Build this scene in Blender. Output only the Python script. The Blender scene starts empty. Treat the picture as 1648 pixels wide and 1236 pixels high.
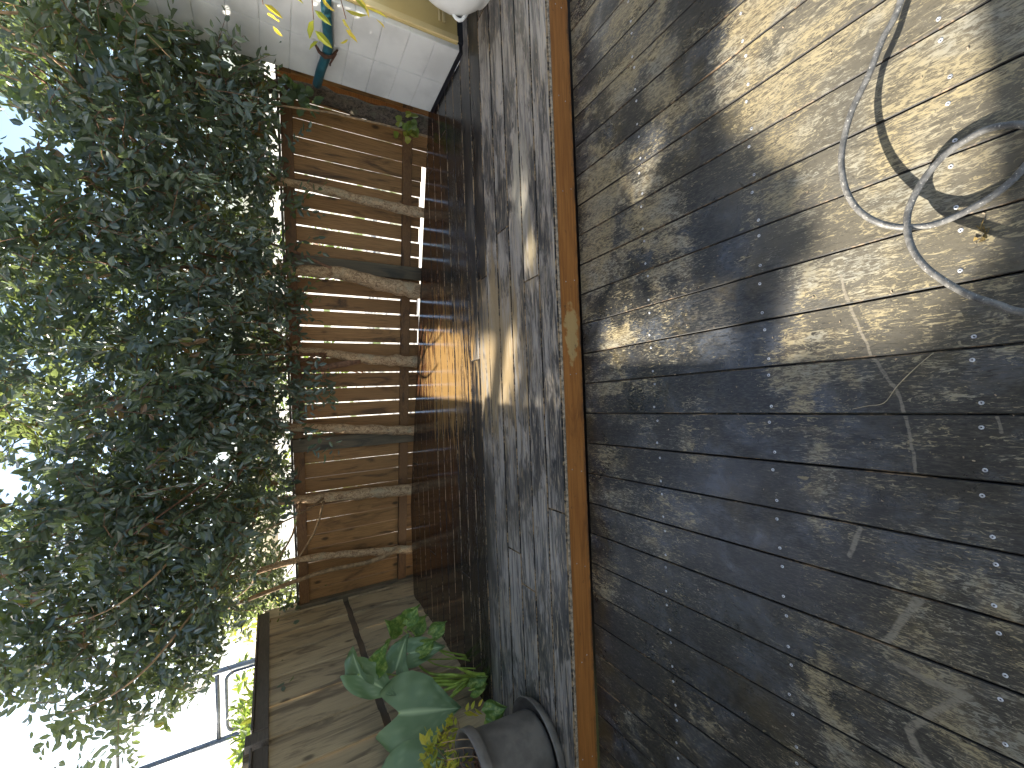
import bpy, math, random
import numpy as np
from mathutils import Vector, Matrix

random.seed(7)
RNG = np.random.default_rng(11)
SC = bpy.context.scene
COL = SC.collection

# ------------------------------------------------------------------ camera, sky, sun, exposure
CAM_H = 1.3197
PITCH, ROLL, YAW = 0.51943, 0.03028, 0.04347
def v3(*a): return np.array(a, float)
def unit(v):
    v = np.asarray(v, float)
    return v / max(np.linalg.norm(v), 1e-9)
_f = v3(math.sin(YAW)*math.cos(PITCH), math.cos(YAW)*math.cos(PITCH), -math.sin(PITCH))
_r = v3(math.cos(YAW), -math.sin(YAW), 0)
_d = np.cross(_f, _r)
_r2 = math.cos(ROLL)*_r + math.sin(ROLL)*_d
_d2 = -math.sin(ROLL)*_r + math.cos(ROLL)*_d
cam_data = bpy.data.cameras.new('camera')
cam = bpy.data.objects.new('camera', cam_data)
COL.objects.link(cam)
cam_data.sensor_fit = 'HORIZONTAL'
cam_data.sensor_width = 36.0
cam_data.lens = 677.01/1648*36.0
cam_data.clip_start = 0.02
cam_data.clip_end = 800
# the phone was held on its side: the world's "up" points to the left edge of the picture
M = Matrix.Identity(4)
for i in range(3):
    M[i][0] = _d2[i]; M[i][1] = _r2[i]; M[i][2] = -_f[i]
M[0][3], M[1][3], M[2][3] = 0, 0, CAM_H
cam.matrix_world = M
SC.camera = cam

SUN_A, SUN_B = 1.43, 0.50            # shift of a shadow per metre of height: to the right, towards the camera
SUN_DIR = unit([-SUN_A, SUN_B, 1.0])  # from the ground to the sun
SUN_EL = math.asin(SUN_DIR[2])
SUN_AZ = math.atan2(SUN_DIR[0], SUN_DIR[1])   # from +Y towards +X
w = bpy.data.worlds.new('World'); SC.world = w; w.use_nodes = True
nt = w.node_tree
bg = nt.nodes['Background']
sky = nt.nodes.new('ShaderNodeTexSky'); sky.sky_type = 'NISHITA'; sky.sun_disc = False
sky.sun_elevation = SUN_EL; sky.sun_rotation = SUN_AZ
sky.air_density = 1.0; sky.dust_density = 2.5; sky.ozone_density = 1.0
nt.links.new(sky.outputs[0], bg.inputs[0]); bg.inputs[1].default_value = 0.11
sl = bpy.data.lights.new('sun', 'SUN'); sun = bpy.data.objects.new('sun', sl); COL.objects.link(sun)
sl.energy = 5.0; sl.angle = math.radians(0.53); sl.color = (1.0, 0.94, 0.83)
sun.rotation_euler = Vector((-SUN_DIR[0], -SUN_DIR[1], -SUN_DIR[2])).to_track_quat('-Z', 'Y').to_euler()
vs = SC.view_settings
vs.view_transform = 'Standard'; vs.look = 'None'; vs.gamma = 1.0; vs.exposure = 2.15; vs.use_curve_mapping = False
SC.render.engine = 'CYCLES'
SC.cycles.max_bounces = 8; SC.cycles.transparent_max_bounces = 8
SC.cycles.sample_clamp_indirect = 6.0
SC.cycles.use_denoising = True

T = 0.140                             # top of the raised deck
RIS_S = -0.0288
def riser_y(x): return 1.6056 + RIS_S*x
def fence_y(x): return 4.22 - 0.205*x
def deck_edge_y(x): return min(3.93 - 0.30*x, fence_y(x) - 0.055)

# ------------------------------------------------------------------ helpers
def tag(o, label=None, cat=None, group=None, kind=None):
    if label: o['label'] = label
    if cat: o['category'] = cat
    if group: o['group'] = group
    if kind: o['kind'] = kind
    return o
def empty(name, loc=(0, 0, 0), label=None, cat=None, group=None, kind=None):
    o = bpy.data.objects.new(name, None); COL.objects.link(o); o.location = loc
    o.empty_display_size = 0.1
    return tag(o, label, cat, group, kind)
def link(name, me, parent=None):
    o = bpy.data.objects.new(name, me); COL.objects.link(o)
    if parent is not None:
        o.parent = parent
        l = Vector((0, 0, 0)); p = parent
        while p is not None:
            l += p.location; p = p.parent
        o.location = -l           # meshes are written in world coordinates
    return o
class MB:
    def __init__(s): s.v = []; s.f = []; s.m = []; s.sm = []
    def add(s, vs, fs, mat=0, smooth=False):
        b = len(s.v); s.v += [tuple(map(float, q)) for q in vs]
        for f in fs:
            s.f.append(tuple(b+i for i in f)); s.m.append(mat); s.sm.append(smooth)
    def box(s, o, ax, ay, az, mat=0, ch=0.0):
        """box from corner frame: centre o, half vectors ax ay az; ch chamfers all edges lightly"""
        o, ax, ay, az = map(lambda q: np.array(q, float), (o, ax, ay, az))
        if ch <= 0:
            vs = [o+i*ax+j*ay+k*az for k in (-1, 1) for j in (-1, 1) for i in (-1, 1)]
            s.add(vs, [(0, 2, 3, 1), (4, 5, 7, 6), (0, 1, 5, 4), (2, 6, 7, 3), (0, 4, 6, 2), (1, 3, 7, 5)], mat)
            return
        L = [np.linalg.norm(q) for q in (ax, ay, az)]
        c = [max(0.0, 1-ch/l) for l in L]
        vs = []; idx = {}
        for k in (-1, 1):
            for j in (-1, 1):
                for i in (-1, 1):
                    for a in range(3):
                        q = [c[0], c[1], c[2]]; q[a] = 1.0
                        idx[(i, j, k, a)] = len(vs)
                        vs.append(o+i*q[0]*ax+j*q[1]*ay+k*q[2]*az)
        fs = []
        for sgn in (-1, 1):
            fx = [idx[(sgn, a, b, 0)] for a, b in ((-1, -1), (1, -1), (1, 1), (-1, 1))]
            fy = [idx[(b, sgn, a, 1)] for a, b in ((-1, -1), (1, -1), (1, 1), (-1, 1))]
            fz = [idx[(a, b, sgn, 2)] for a, b in ((-1, -1), (1, -1), (1, 1), (-1, 1))]
            for q in (fx, fy, fz): fs.append(tuple(q if sgn > 0 else q[::-1]))
        for a in (-1, 1):
            for b in (-1, 1):
                e = [(idx[(-1, a, b, 1)], idx[(1, a, b, 1)], idx[(1, a, b, 2)], idx[(-1, a, b, 2)]),
                     (idx[(a, -1, b, 0)], idx[(a, 1, b, 0)], idx[(a, 1, b, 2)], idx[(a, -1, b, 2)]),
                     (idx[(a, b, -1, 0)], idx[(a, b, 1, 0)], idx[(a, b, 1, 1)], idx[(a, b, -1, 1)])]
                fs += e
        for i in (-1, 1):
            for j in (-1, 1):
                for k in (-1, 1): fs.append((idx[(i, j, k, 0)], idx[(i, j, k, 1)], idx[(i, j, k, 2)]))
        s.add(vs, fs, mat)
    def tube(s, pts, rad, n=8, mat=0, cap=True, smooth=True, rough=0.0):
        pts = [np.array(q, float) for q in pts]
        if not hasattr(rad, '__len__'): rad = [rad]*len(pts)
        b = len(s.v); up = None
        for i, q in enumerate(pts):
            t = unit(pts[min(i+1, len(pts)-1)] - pts[max(i-1, 0)])
            if up is None:
                up = np.cross(t, [0.3, 0.2, 0.93]);
                if np.linalg.norm(up) < 1e-3: up = np.cross(t, [1, 0, 0])
            up = unit(up - t*np.dot(up, t)); sd = np.cross(t, up)
            for k in range(n):
                a = 2*math.pi*k/n
                r = rad[i]*(1 + rough*random.uniform(-1, 1))
                s.v.append(tuple(q + r*(math.cos(a)*up + math.sin(a)*sd)))
        for i in range(len(pts)-1):
            for k in range(n):
                s.f.append((b+i*n+k, b+i*n+(k+1) % n, b+(i+1)*n+(k+1) % n, b+(i+1)*n+k)); s.m.append(mat); s.sm.append(smooth)
        if cap:
            s.f.append(tuple(b+k for k in range(n))[::-1]); s.m.append(mat); s.sm.append(False)
            e = b+(len(pts)-1)*n
            s.f.append(tuple(e+k for k in range(n))); s.m.append(mat); s.sm.append(False)
    def lathe(s, prof, c, n=32, mat=0):
        b = len(s.v); c = np.array(c, float)
        for r, z in prof:
            for k in range(n):
                a = 2*math.pi*k/n; s.v.append((c[0]+r*math.cos(a), c[1]+r*math.sin(a), c[2]+z))
        for i in range(len(prof)-1):
            for k in range(n):
                s.f.append((b+i*n+k, b+i*n+(k+1) % n, b+(i+1)*n+(k+1) % n, b+(i+1)*n+k)); s.m.append(mat); s.sm.append(True)
    def mesh(s, name, mats):
        me = bpy.data.meshes.new(name); me.from_pydata(s.v, [], s.f)
        for q in (mats if isinstance(mats, (list, tuple)) else [mats]): me.materials.append(q)
        me.polygons.foreach_set('material_index', s.m)
        me.polygons.foreach_set('use_smooth', s.sm)
        me.update(); return me
    def build(s, name, mats, parent=None): return link(name, s.mesh(name, mats), parent)

# ------------------------------------------------------------------ node helpers
class NT:
    def __init__(s, name):
        s.m = bpy.data.materials.new(name); s.m.use_nodes = True; s.t = s.m.node_tree
        s.b = s.t.nodes['Principled BSDF']; s.out = s.t.nodes['Material Output']
    def n(s, typ, **kw):
        q = s.t.nodes.new(typ)
        for k, v in kw.items(): setattr(q, k, v)
        return q
    def put(s, sock, v):
        if isinstance(v, bpy.types.NodeSocket): s.t.links.new(v, sock)
        elif v is not None:
            if hasattr(sock.default_value, '__len__') and not isinstance(v, (int, float)):
                v = tuple(v)
                if len(sock.default_value) == 4 and len(v) == 3: v = v+(1.0,)
            sock.default_value = v
    def math(s, op, a, b=None, c=None, clamp=False):
        q = s.n('ShaderNodeMath', operation=op, use_clamp=clamp)
        for i, x in enumerate((a, b, c)):
            if x is not None: s.put(q.inputs[i], x)
        return q.outputs[0]
    def vmath(s, op, a, b=None, scale=None):
        q = s.n('ShaderNodeVectorMath', operation=op)
        s.put(q.inputs[0], a)
        if b is not None: s.put(q.inputs[1], b)
        if scale is not None: s.put(q.inputs['Scale'], scale)
        return q.outputs['Value'] if op in ('LENGTH', 'DOT_PRODUCT', 'DISTANCE') else q.outputs[0]
    def pos(s): return s.n('ShaderNodeNewGeometry').outputs['Position']
    def rnd(s): return s.n('ShaderNodeObjectInfo').outputs['Random']
    def noise(s, vec, scale, detail=3.0, rough=0.55, dist=0.0, lac=2.0):
        q = s.n('ShaderNodeTexNoise'); s.put(q.inputs['Vector'], vec); s.put(q.inputs['Scale'], scale)
        q.inputs['Detail'].default_value = detail; q.inputs['Roughness'].default_value = rough; q.inputs['Distortion'].default_value = dist
        return q.outputs['Fac']
    def mul(s, vec, by): return s.vmath('MULTIPLY', vec, by)
    def ss(s, x, a, b, lo=0.0, hi=1.0):
        q = s.n('ShaderNodeMapRange', interpolation_type='SMOOTHSTEP')
        for i, v in enumerate((x, a, b, lo, hi)): s.put(q.inputs[i], v)
        return q.outputs[0]
    def mix(s, f, a, b, mode='MIX'):
        q = s.n('ShaderNodeMix', data_type='RGBA', blend_type=mode)
        s.put(q.inputs[0], f); s.put(q.inputs[6], a); s.put(q.inputs[7], b)
        return q.outputs[2]
    def sep(s, vec):
        q = s.n('ShaderNodeSeparateXYZ'); s.put(q.inputs[0], vec); return q.outputs
    def bump(s, h, strength, dist=0.005):
        q = s.n('ShaderNodeBump'); s.put(q.inputs['Height'], h); q.inputs['Strength'].default_value = strength; q.inputs['Distance'].default_value = dist
        s.put(s.b.inputs['Normal'], q.outputs[0])
    def fin(s, col, rough, spec=0.5):
        s.put(s.b.inputs['Base Color'], col); s.put(s.b.inputs['Roughness'], rough)
        s.put(s.b.inputs['Specular IOR Level'], spec); return s.m

def plain(name, col, rough=0.6, var=0.15, scale=12, spec=0.4, metal=0.0, bump=0.0):
    q = NT(name); p = q.pos(); n = q.noise(p, scale, 4)
    c = q.mix(q.ss(n, .35, .65), tuple(x*(1-var) for x in col), tuple(min(1, x*(1+var)) for x in col))
    q.b.inputs['Metallic'].default_value = metal
    if bump: q.bump(q.noise(p, scale*6, 3), bump, .003)
    return q.fin(c, q.ss(n, .2, .8, max(0.03, rough-.08), min(1, rough+.08)), spec)

def seg_dist(q, P, a, b):
    """distance in the ground plane from P to segment a-b"""
    a = np.array([a[0], a[1], 0]); b = np.array([b[0], b[1], 0]); d = b-a; L2 = float(d@d)
    pa = q.vmath('SUBTRACT', P, tuple(a))
    h = q.math('DIVIDE', q.vmath('DOT_PRODUCT', pa, tuple(d)), L2, clamp=True)
    hd = q.vmath('SCALE', tuple(d), scale=h)
    return q.vmath('LENGTH', q.vmath('SUBTRACT', pa, hd))

def mat_lower_deck():
    q = NT('mouldy grey deck timber'); p = q.pos(); r = q.rnd()
    flat = q.mul(p, (1, 1, 0)); off = q.vmath('SCALE', (13.7, 31.1, 7.3), scale=r)
    pb = q.vmath('ADD', flat, off)                       # pattern starts anew on every board
    X = q.sep(p)[0]
    Yc = q.sep(p)[1]
    big = q.noise(flat, 2.1, 4, .6, .4)
    blot = q.noise(flat, 4.6, 5, .62, .7)
    mid = q.noise(q.mul(pb, (9, 3.2, 1)), 1.0, 5, .65, .6)
    fleck = q.noise(q.mul(pb, (120, 27, 1)), 1.0, 4.5, .68, 1.5)
    fleck2 = q.noise(q.mul(pb, (260, 52, 1)), 1.0, 3, .65, .8)
    squig = q.noise(q.mul(pb, (60, 20, 1)), 1.0, 4, .6, 2.6)
    grain = q.noise(q.mul(pb, (260, 9, 1)), 1.0, 4, .6, .3)
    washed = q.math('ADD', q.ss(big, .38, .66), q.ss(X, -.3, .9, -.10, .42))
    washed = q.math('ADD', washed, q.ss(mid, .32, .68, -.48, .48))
    sunny = q.vmath('LENGTH', q.mul(q.vmath('SUBTRACT', flat, (.66, .42, 0)), (1.35, 2.3, 0)))  # washed pale zone in the sun patch, its glare put into the colour
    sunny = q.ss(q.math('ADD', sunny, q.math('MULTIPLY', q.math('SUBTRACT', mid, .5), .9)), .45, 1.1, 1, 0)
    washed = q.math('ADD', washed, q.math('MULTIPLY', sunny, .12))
    yw = q.math('ADD', Yc, q.math('MULTIPLY', q.math('SUBTRACT', blot, .5), .22))
    band = q.ss(q.math('ABSOLUTE', q.math('SUBTRACT', yw, .625)), .015, .06, 1, 0)      # worn line over a joist
    dband = q.ss(q.math('ABSOLUTE', q.math('SUBTRACT', yw, .86)), .05, .16, 1, 0)       # black mould line
    washed = q.math('ADD', washed, q.math('SUBTRACT', q.math('MULTIPLY', band, .5), q.math('MULTIPLY', dband, .55)))
    dk = q.ss(blot, .50, .66)
    washed = q.math('SUBTRACT', washed, q.math('MULTIPLY', dk, .45))
    base = q.mix(q.ss(mid, .35, .65), (.0055, .006, .0075), (.019, .0185, .018))
    base = q.mix(q.ss(grain, .35, .75, 0, .4), base, (.038, .040, .032))
    film_sheen = q.math('MULTIPLY', q.ss(q.noise(q.mul(pb, (5, 4, 1)), 1.0, 6, .7),   .47, .64), .7)
    film_sheen = q.math('MULTIPLY', film_sheen, q.ss(fleck, .36, .56, .35, 1))
    base = q.mix(film_sheen, base, (.080, .090, .108))  # weathered grey film, tinted blue to stand in for sky sheen
    mossy = q.math('MULTIPLY', q.ss(q.noise(flat, 4.2, 5, .65), .52, .66), .7)
    base = q.mix(mossy, base, (.055, .041, .015))
    base = q.mix(q.math('MULTIPLY', q.ss(washed, .45, 1.3), .85, clamp=True), base, (.115, .090, .055))
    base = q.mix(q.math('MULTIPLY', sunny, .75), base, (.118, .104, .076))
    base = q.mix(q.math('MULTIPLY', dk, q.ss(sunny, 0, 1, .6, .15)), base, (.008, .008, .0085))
    base = q.mix(q.math('MULTIPLY', q.ss(fleck2, .46, .60), .5), base, (.075, .068, .056))
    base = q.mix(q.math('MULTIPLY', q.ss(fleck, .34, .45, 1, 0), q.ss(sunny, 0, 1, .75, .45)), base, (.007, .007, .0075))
    washed = q.math('MINIMUM', washed, 1.15)
    th = q.math('SUBTRACT', .640, q.math('MULTIPLY', washed, .105))
    f1 = q.math('MULTIPLY', q.ss(q.math('SUBTRACT', fleck, th), -.015, .05), .85)
    f2 = q.math('MULTIPLY', q.ss(q.math('SUBTRACT', fleck2, th), 0.0, .08), .7)
    f3 = q.math('MULTIPLY', q.ss(q.math('SUBTRACT', squig, q.math('ADD', th, .03)), -.01, .05), .75)
    fl = q.math('MAXIMUM', q.math('MAXIMUM', f1, f2), f3)
    tan = q.mix(q.ss(mid, .4, .62), (.30, .258, .165), (.25, .24, .195))
    tan = q.mix(q.ss(blot, .42, .60, .7, 0), tan, (.31, .245, .12))
    col = q.mix(q.math('MULTIPLY', fl, .95), base, tan)
    # paler lines left by the tip of a water jet
    strokes = [[(-.523, .418), (-.589, .457), (-.653, .486)], [(-.70, .47), (-.708, .405), (-.704, .349)], [(-.704, .349), (-.803, .429), (-.851, .459), (-.879, .449), (-.935, .405)],
               [(-.38, .523), (-.459, .552)], [(.284, .522), (.189, .505), (.069, .471), (-.024, .427), (-.116, .41), (-.221, .403)], [(-.087, .267), (-.12, .261)]]
    wid = [.0085, .0085, .0085, .006, .0035, .003]
    wob = q.vmath('ADD', flat, q.vmath('SCALE', q.vmath('SUBTRACT', q.n_col(flat, 28), (.5, .5, .5)), scale=.012))
    wob = q.mul(wob, (1, 1, 0))
    tot = None
    for st, wd in zip(strokes, wid):
        for a, b in zip(st[:-1], st[1:]):
            m = q.ss(seg_dist(q, wob, a, b), wd*.55, wd*1.25, 1, 0)
            tot = m if tot is None else q.math('MAXIMUM', tot, m)
    tot = q.math('MULTIPLY', tot, q.ss(fleck2, .36, .52, .25, .8))
    col = q.mix(tot, col, (.20, .175, .135))
    col = q.mix(q.math('MULTIPLY', q.ss(r, 0, 1, 0, .35), .5), col, (.02, .018, .016))
    rough = q.math('ADD', q.ss(blot, .3, .7, .25, .46), q.math('MULTIPLY', fl, .28))
    q.bump(q.math('ADD', q.math('MULTIPLY', fl, .35), grain), .2, .001)
    return q.fin(col, q.math('SUBTRACT', rough, q.math('MULTIPLY', film_sheen, .14)), .46)
def _n_col(s, vec, scale):
    q = s.n('ShaderNodeTexNoise'); s.put(q.inputs['Vector'], vec); q.inputs['Scale'].default_value = scale; q.inputs['Detail'].default_value = 2
    return q.outputs['Color']
NT.n_col = _n_col

def mat_raised_deck():
    q = NT('wet mouldy red brown deck timber'); p = q.pos(); r = q.rnd()
    flat = q.mul(p, (1, 1, 0)); pb = q.vmath('ADD', flat, q.vmath('SCALE', (17.7, 9.1, 7.3), scale=r))
    s_ = q.sep(p); Y = q.math('ADD', s_[1], q.math('MULTIPLY', s_[0], .0288))
    broad = q.noise(q.mul(flat, (1.2, 2.2, 1)), 1.0, 3, .5)
    Yj = q.math('ADD', Y, q.math('ADD', q.math('MULTIPLY', q.math('SUBTRACT', r, .5), .30), q.math('MULTIPLY', q.math('SUBTRACT', broad, .5), .9)))
    streak = q.noise(q.mul(pb, (2.6, 42, 1)), 1.0, 6, .68, .5)
    streak2 = q.noise(q.mul(pb, (10, 120, 1)), 1.0, 4, .66, .6)
    grain = q.noise(q.mul(pb, (7, 300, 1)), 1.0, 3, .6)
    patch = q.noise(q.mul(pb, (2.6, 6, 1)), 1.0, 5, .68, .5)
    worn = q.noise(q.mul(flat, (1.6, 2.6, 1)), 1.0, 4, .6, .3)
    red = q.mix(q.ss(streak, .4, .62), (.016, .0075, .0055), (.055, .022, .011))
    red = q.mix(q.ss(streak2, .58, .66, 0, .9), red, (.20, .080, .028))
    blk = q.mix(q.ss(patch, .4, .65), (.0065, .007, .0085), (.020, .019, .018))
    blk = q.mix(q.ss(streak2, .56, .66, 0, .8), blk, (.13, .10, .06))
    gry = q.mix(q.ss(streak, .40, .56), (.045, .043, .042), (.28, .255, .225))
    gry = q.mix(q.ss(grain, .45, .7, 0, .45), gry, (.05, .045, .04))
    gry = q.mix(q.ss(q.math('ADD', patch, q.math('MULTIPLY', q.math('SUBTRACT', streak, .5), .55)),   .50, .58, 0, .92), gry, q.mix(q.ss(streak2, .4, .62), (.016, .016, .018), (.075, .068, .06)))
    gry = q.mix(q.ss(streak2, .55, .63, 0, .7), gry, (.36, .285, .19))
    gry = q.mix(q.ss(worn, .55, .68, 0, .35), gry, (.12, .10, .06))
    c = q.mix(q.ss(Yj, 2.26, 2.52), gry, blk)
    c = q.mix(q.ss(Yj, 2.95, 3.25), c, red)
    # sun patches put into the colour: scrubbed wedge on the right, tan ones mid-deck
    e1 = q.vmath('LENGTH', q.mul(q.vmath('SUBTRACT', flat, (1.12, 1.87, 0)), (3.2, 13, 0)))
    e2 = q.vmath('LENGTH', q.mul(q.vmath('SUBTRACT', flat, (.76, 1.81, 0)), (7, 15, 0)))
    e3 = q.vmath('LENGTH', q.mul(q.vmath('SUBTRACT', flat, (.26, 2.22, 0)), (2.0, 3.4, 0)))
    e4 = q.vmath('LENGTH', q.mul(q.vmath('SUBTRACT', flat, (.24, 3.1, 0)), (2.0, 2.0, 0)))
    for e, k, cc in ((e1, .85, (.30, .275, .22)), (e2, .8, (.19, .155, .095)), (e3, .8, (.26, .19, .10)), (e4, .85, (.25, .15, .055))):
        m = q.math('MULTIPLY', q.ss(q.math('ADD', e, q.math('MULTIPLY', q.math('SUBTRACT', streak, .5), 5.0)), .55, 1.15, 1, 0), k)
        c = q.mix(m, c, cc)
    rough = q.math('ADD', q.ss(Yj, 2.2, 3.2, .40, .07), q.ss(streak2, .4, .7, -.02, .07))
    q.bump(q.math('ADD', grain, q.math('MULTIPLY', streak, .6)), .16, .001)
    return q.fin(c, rough, .5)

def mat_edge(name, k0, k1, pale):
    q = NT(name); p = q.pos(); r = q.rnd()
    n = q.noise(q.vmath('ADD', p, q.vmath('SCALE', (9, 5, 3), scale=r)), 5, 5, .7)
    n2 = q.noise(p, 60, 3)
    k = q.ss(q.math('ADD', n, q.math('MULTIPLY', q.math('SUBTRACT', n2, .5), .35)), k0, k1)
    return q.fin(q.mix(k, (.012, .011, .010), pale), .6, .3)

def mat_timber(name, light, dark, stain, axis=2, rough=.6, stain_lo=.5, stain_hi=.72, fine=180, knots=True, patch=False):
    q = NT(name); p = q.pos(); r = q.rnd()
    pb = q.vmath('ADD', p, q.vmath('SCALE', (3.1, 5.7, 9.3), scale=r))
    sc = [fine]*3; sc[axis] = fine*.035
    sc2 = [9.]*3; sc2[axis] = 1.7
    g = q.noise(q.mul(pb, sc), 1, 4, .6, .4); b = q.noise(q.mul(pb, sc2), 1, 5, .62, 1.2)
    c = q.mix(q.ss(g, .3, .7), dark, light)
    c = q.mix(q.ss(r, 0, 1, 0, .6), c, dark)
    c = q.mix(q.ss(b, stain_lo, stain_hi, 0, .85), c, stain)
    if knots:
        sk = [6.5]*3; sk[axis] = 3.4
        kn = q.n('ShaderNodeTexVoronoi'); q.put(kn.inputs['Vector'], q.mul(pb, sk)); kn.inputs['Scale'].default_value = 1.0
        c = q.mix(q.ss(kn.outputs['Distance'], .05, .16, .8, 0), c, tuple(x*.5 for x in stain))
    if patch:       # places where the stain has worn off, and darker mottling along the foot
        e = q.vmath('LENGTH', q.mul(q.vmath('SUBTRACT', p, (.31, 1.6, .062)), (6.2, 0, 24)))
        c = q.mix(q.ss(q.math('ADD', e, q.math('MULTIPLY', q.math('SUBTRACT', q.noise(p, 26, 4), .5), 1.5)), .7, .95, .75, 0), c, (.40, .27, .11))
        sp = q.noise(q.mul(p, (14, 14, 30)), 1, 5, .7)
        c = q.mix(q.ss(sp, .60, .70, 0, .65), c, (.06, .035, .018))
        c = q.mix(q.math('MULTIPLY', q.ss(q.sep(p)[2], .0, .028, .8, 0), q.ss(sp, .35, .6)), c, (.035, .028, .022))
    q.bump(g, .25, .0015)
    return q.fin(c, rough, .35)

def mat_bark(name, a, b, moss):
    q = NT(name); p = q.pos()
    n = q.noise(q.mul(p, (1, 1, .7)), 42, 5, .68, .8); l = q.noise(p, 9, 3); v = q.noise(p, 130, 3)
    c = q.mix(q.ss(n, .35, .62), b, a); c = q.mix(q.ss(l, .52, .68, 0, .7), c, moss)
    c = q.mix(q.ss(v, .62, .7, 0, .8), c, tuple(min(1, x*2.0) for x in a)); c = q.mix(q.ss(v, .3, .38, .85, 0), c, (.02, .015, .012))
    q.bump(q.math('ADD', n, q.math('MULTIPLY', v, .3)), .8, .008)
    return q.fin(c, .85, .2)

def mat_leaf(name, stops, rough=.36, transl=.30, tcol=(.30, .42, .05), spec=.5):
    q = NT(name)
    at = q.n('ShaderNodeAttribute', attribute_name='rnd').outputs['Fac']
    cr = q.n('ShaderNodeValToRGB'); e = cr.color_ramp.elements
    e[0].position, e[0].color = stops[0][0], stops[0][1]+(1,)
    e[1].position, e[1].color = stops[-1][0], stops[-1][1]+(1,)
    for ps, cl in stops[1:-1]:
        z = e.new(ps); z.color = cl+(1,)
    q.put(cr.inputs[0], at)
    q.fin(cr.outputs[0], rough, spec)
    tr = q.n('ShaderNodeBsdfTranslucent'); q.put(tr.inputs[0], q.mix(.6, cr.outputs[0], tcol))
    mx = q.n('ShaderNodeMixShader'); mx.inputs[0].default_value = transl
    q.t.links.new(q.b.outputs[0], mx.inputs[1]); q.t.links.new(tr.outputs[0], mx.inputs[2])
    q.t.links.new(mx.outputs[0], q.out.inputs['Surface'])
    return q.m

MAT = {}
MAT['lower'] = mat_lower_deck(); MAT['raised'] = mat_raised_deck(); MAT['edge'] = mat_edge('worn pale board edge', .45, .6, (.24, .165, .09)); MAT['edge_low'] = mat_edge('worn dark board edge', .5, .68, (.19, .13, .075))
MAT['fascia'] = mat_timber('orange brown stained riser timber', (.36, .140, .034), (.24, .085, .020), (.12, .042, .013), axis=0, rough=.42, stain_lo=.58, stain_hi=.8, fine=90, knots=False, patch=True)
MAT['nosing'] = plain('weathered pale board end', (.25, .19, .13), .7, .5, 60)
MAT['fence'] = mat_timber('brown weathered pine', (.40, .215, .082), (.23, .118, .045), (.040, .024, .014), axis=2)
MAT['rail'] = mat_timber('brown weathered rail', (.23, .118, .048), (.13, .065, .028), (.03, .018, .012), axis=0)
MAT['post'] = mat_timber('grey green treated post', (.17, .135, .085), (.095, .075, .048), (.03, .03, .025), axis=2)
MAT['lfence'] = mat_timber('grey brown stained paling', (.43, .335, .20), (.30, .23, .14), (.125, .095, .065), axis=2, stain_lo=.44, stain_hi=.66)
MAT['cap'] = mat_timber('dark old capping', (.12, .098, .078), (.065, .054, .045), (.03, .026, .022), axis=1, knots=False)
MAT['bark'] = mat_bark('mottled orange brown bark', (.48, .33, .19), (.20, .125, .07), (.38, .31, .20))
MAT['bark2'] = mat_bark('grey mossy bark', (.13, .10, .075), (.045, .036, .028), (.14, .13, .085))
MAT['twig'] = plain('brown twig', (.16, .085, .05), .8, .3, 30)
MAT['vine'] = plain('pale tan vine stem', (.26, .17, .09), .8, .3, 30)
G = [(0.0, (.050, .076, .070)), (.55, (.105, .138, .120)), (.82, (.100, .135, .062)), (.93, (.10, .125, .025)), (1.0, (.14, .07, .03))]
MAT['leaf'] = mat_leaf('glossy dark green leaf', G, .27, .33, (.34, .42, .08), .7)
MAT['leaf_big'] = mat_leaf('broad climber leaf', [(0., (.045, .076, .052)), (.7, (.078, .118, .066)), (.93, (.09, .12, .03)), (1., (.13, .12, .03))], .42, .32)
MAT['leaf_yel'] = mat_leaf('yellow green young leaf', [(0., (.24, .30, .04)), (.5, (.42, .42, .05)), (1., (.55, .42, .045))], .45, .42, (.6, .55, .05))
MAT['leaf_gard'] = mat_leaf('garden leaf', [(0., (.05, .10, .025)), (.6, (.11, .16, .03)), (1., (.32, .27, .03))], .45, .4)
MAT['white'] = plain('white painted masonry', (.56, .555, .525), .62, .11, 3.5, .35, bump=.25)
MAT['mortar'] = plain('painted joint', (.50, .50, .475), .7, .05, 14)
MAT['ochre'] = plain('pale ochre painted board', (.50, .375, .15), .5, .06, 3, .4)
MAT['ochre_trim'] = plain('ochre trim', (.55, .43, .21), .45, .05, 8, .4)
MAT['dark'] = plain('near black', (.012, .012, .016), .45, .3, 20)
MAT['teal'] = plain('teal painted pipe', (.010, .070, .088), .5, .25, 18, .5)
MAT['rust'] = plain('rusty clamp', (.06, .026, .014), .85, .4, 60)
MAT['plastic'] = plain('black grey plastic', (.115, .100, .086), .48, .25, 9, .45)
MAT['soil'] = plain('dark dry soil', (.045, .030, .022), .95, .5, 70, bump=1.0)
MAT['ceramic'] = plain('white glazed ceramic', (.72, .74, .73), .22, .03, 8, .5)
MAT['steel'] = plain('galvanised pipe', (.20, .21, .22), .45, .2, 20, .5, .7)
MAT['screw'] = plain('pale screw head', (.46, .47, .50), .4, .35, 90, .5, .55)
MAT['screwhole'] = plain('dark screw socket', (.02, .02, .022), .6, .1, 50)

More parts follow.
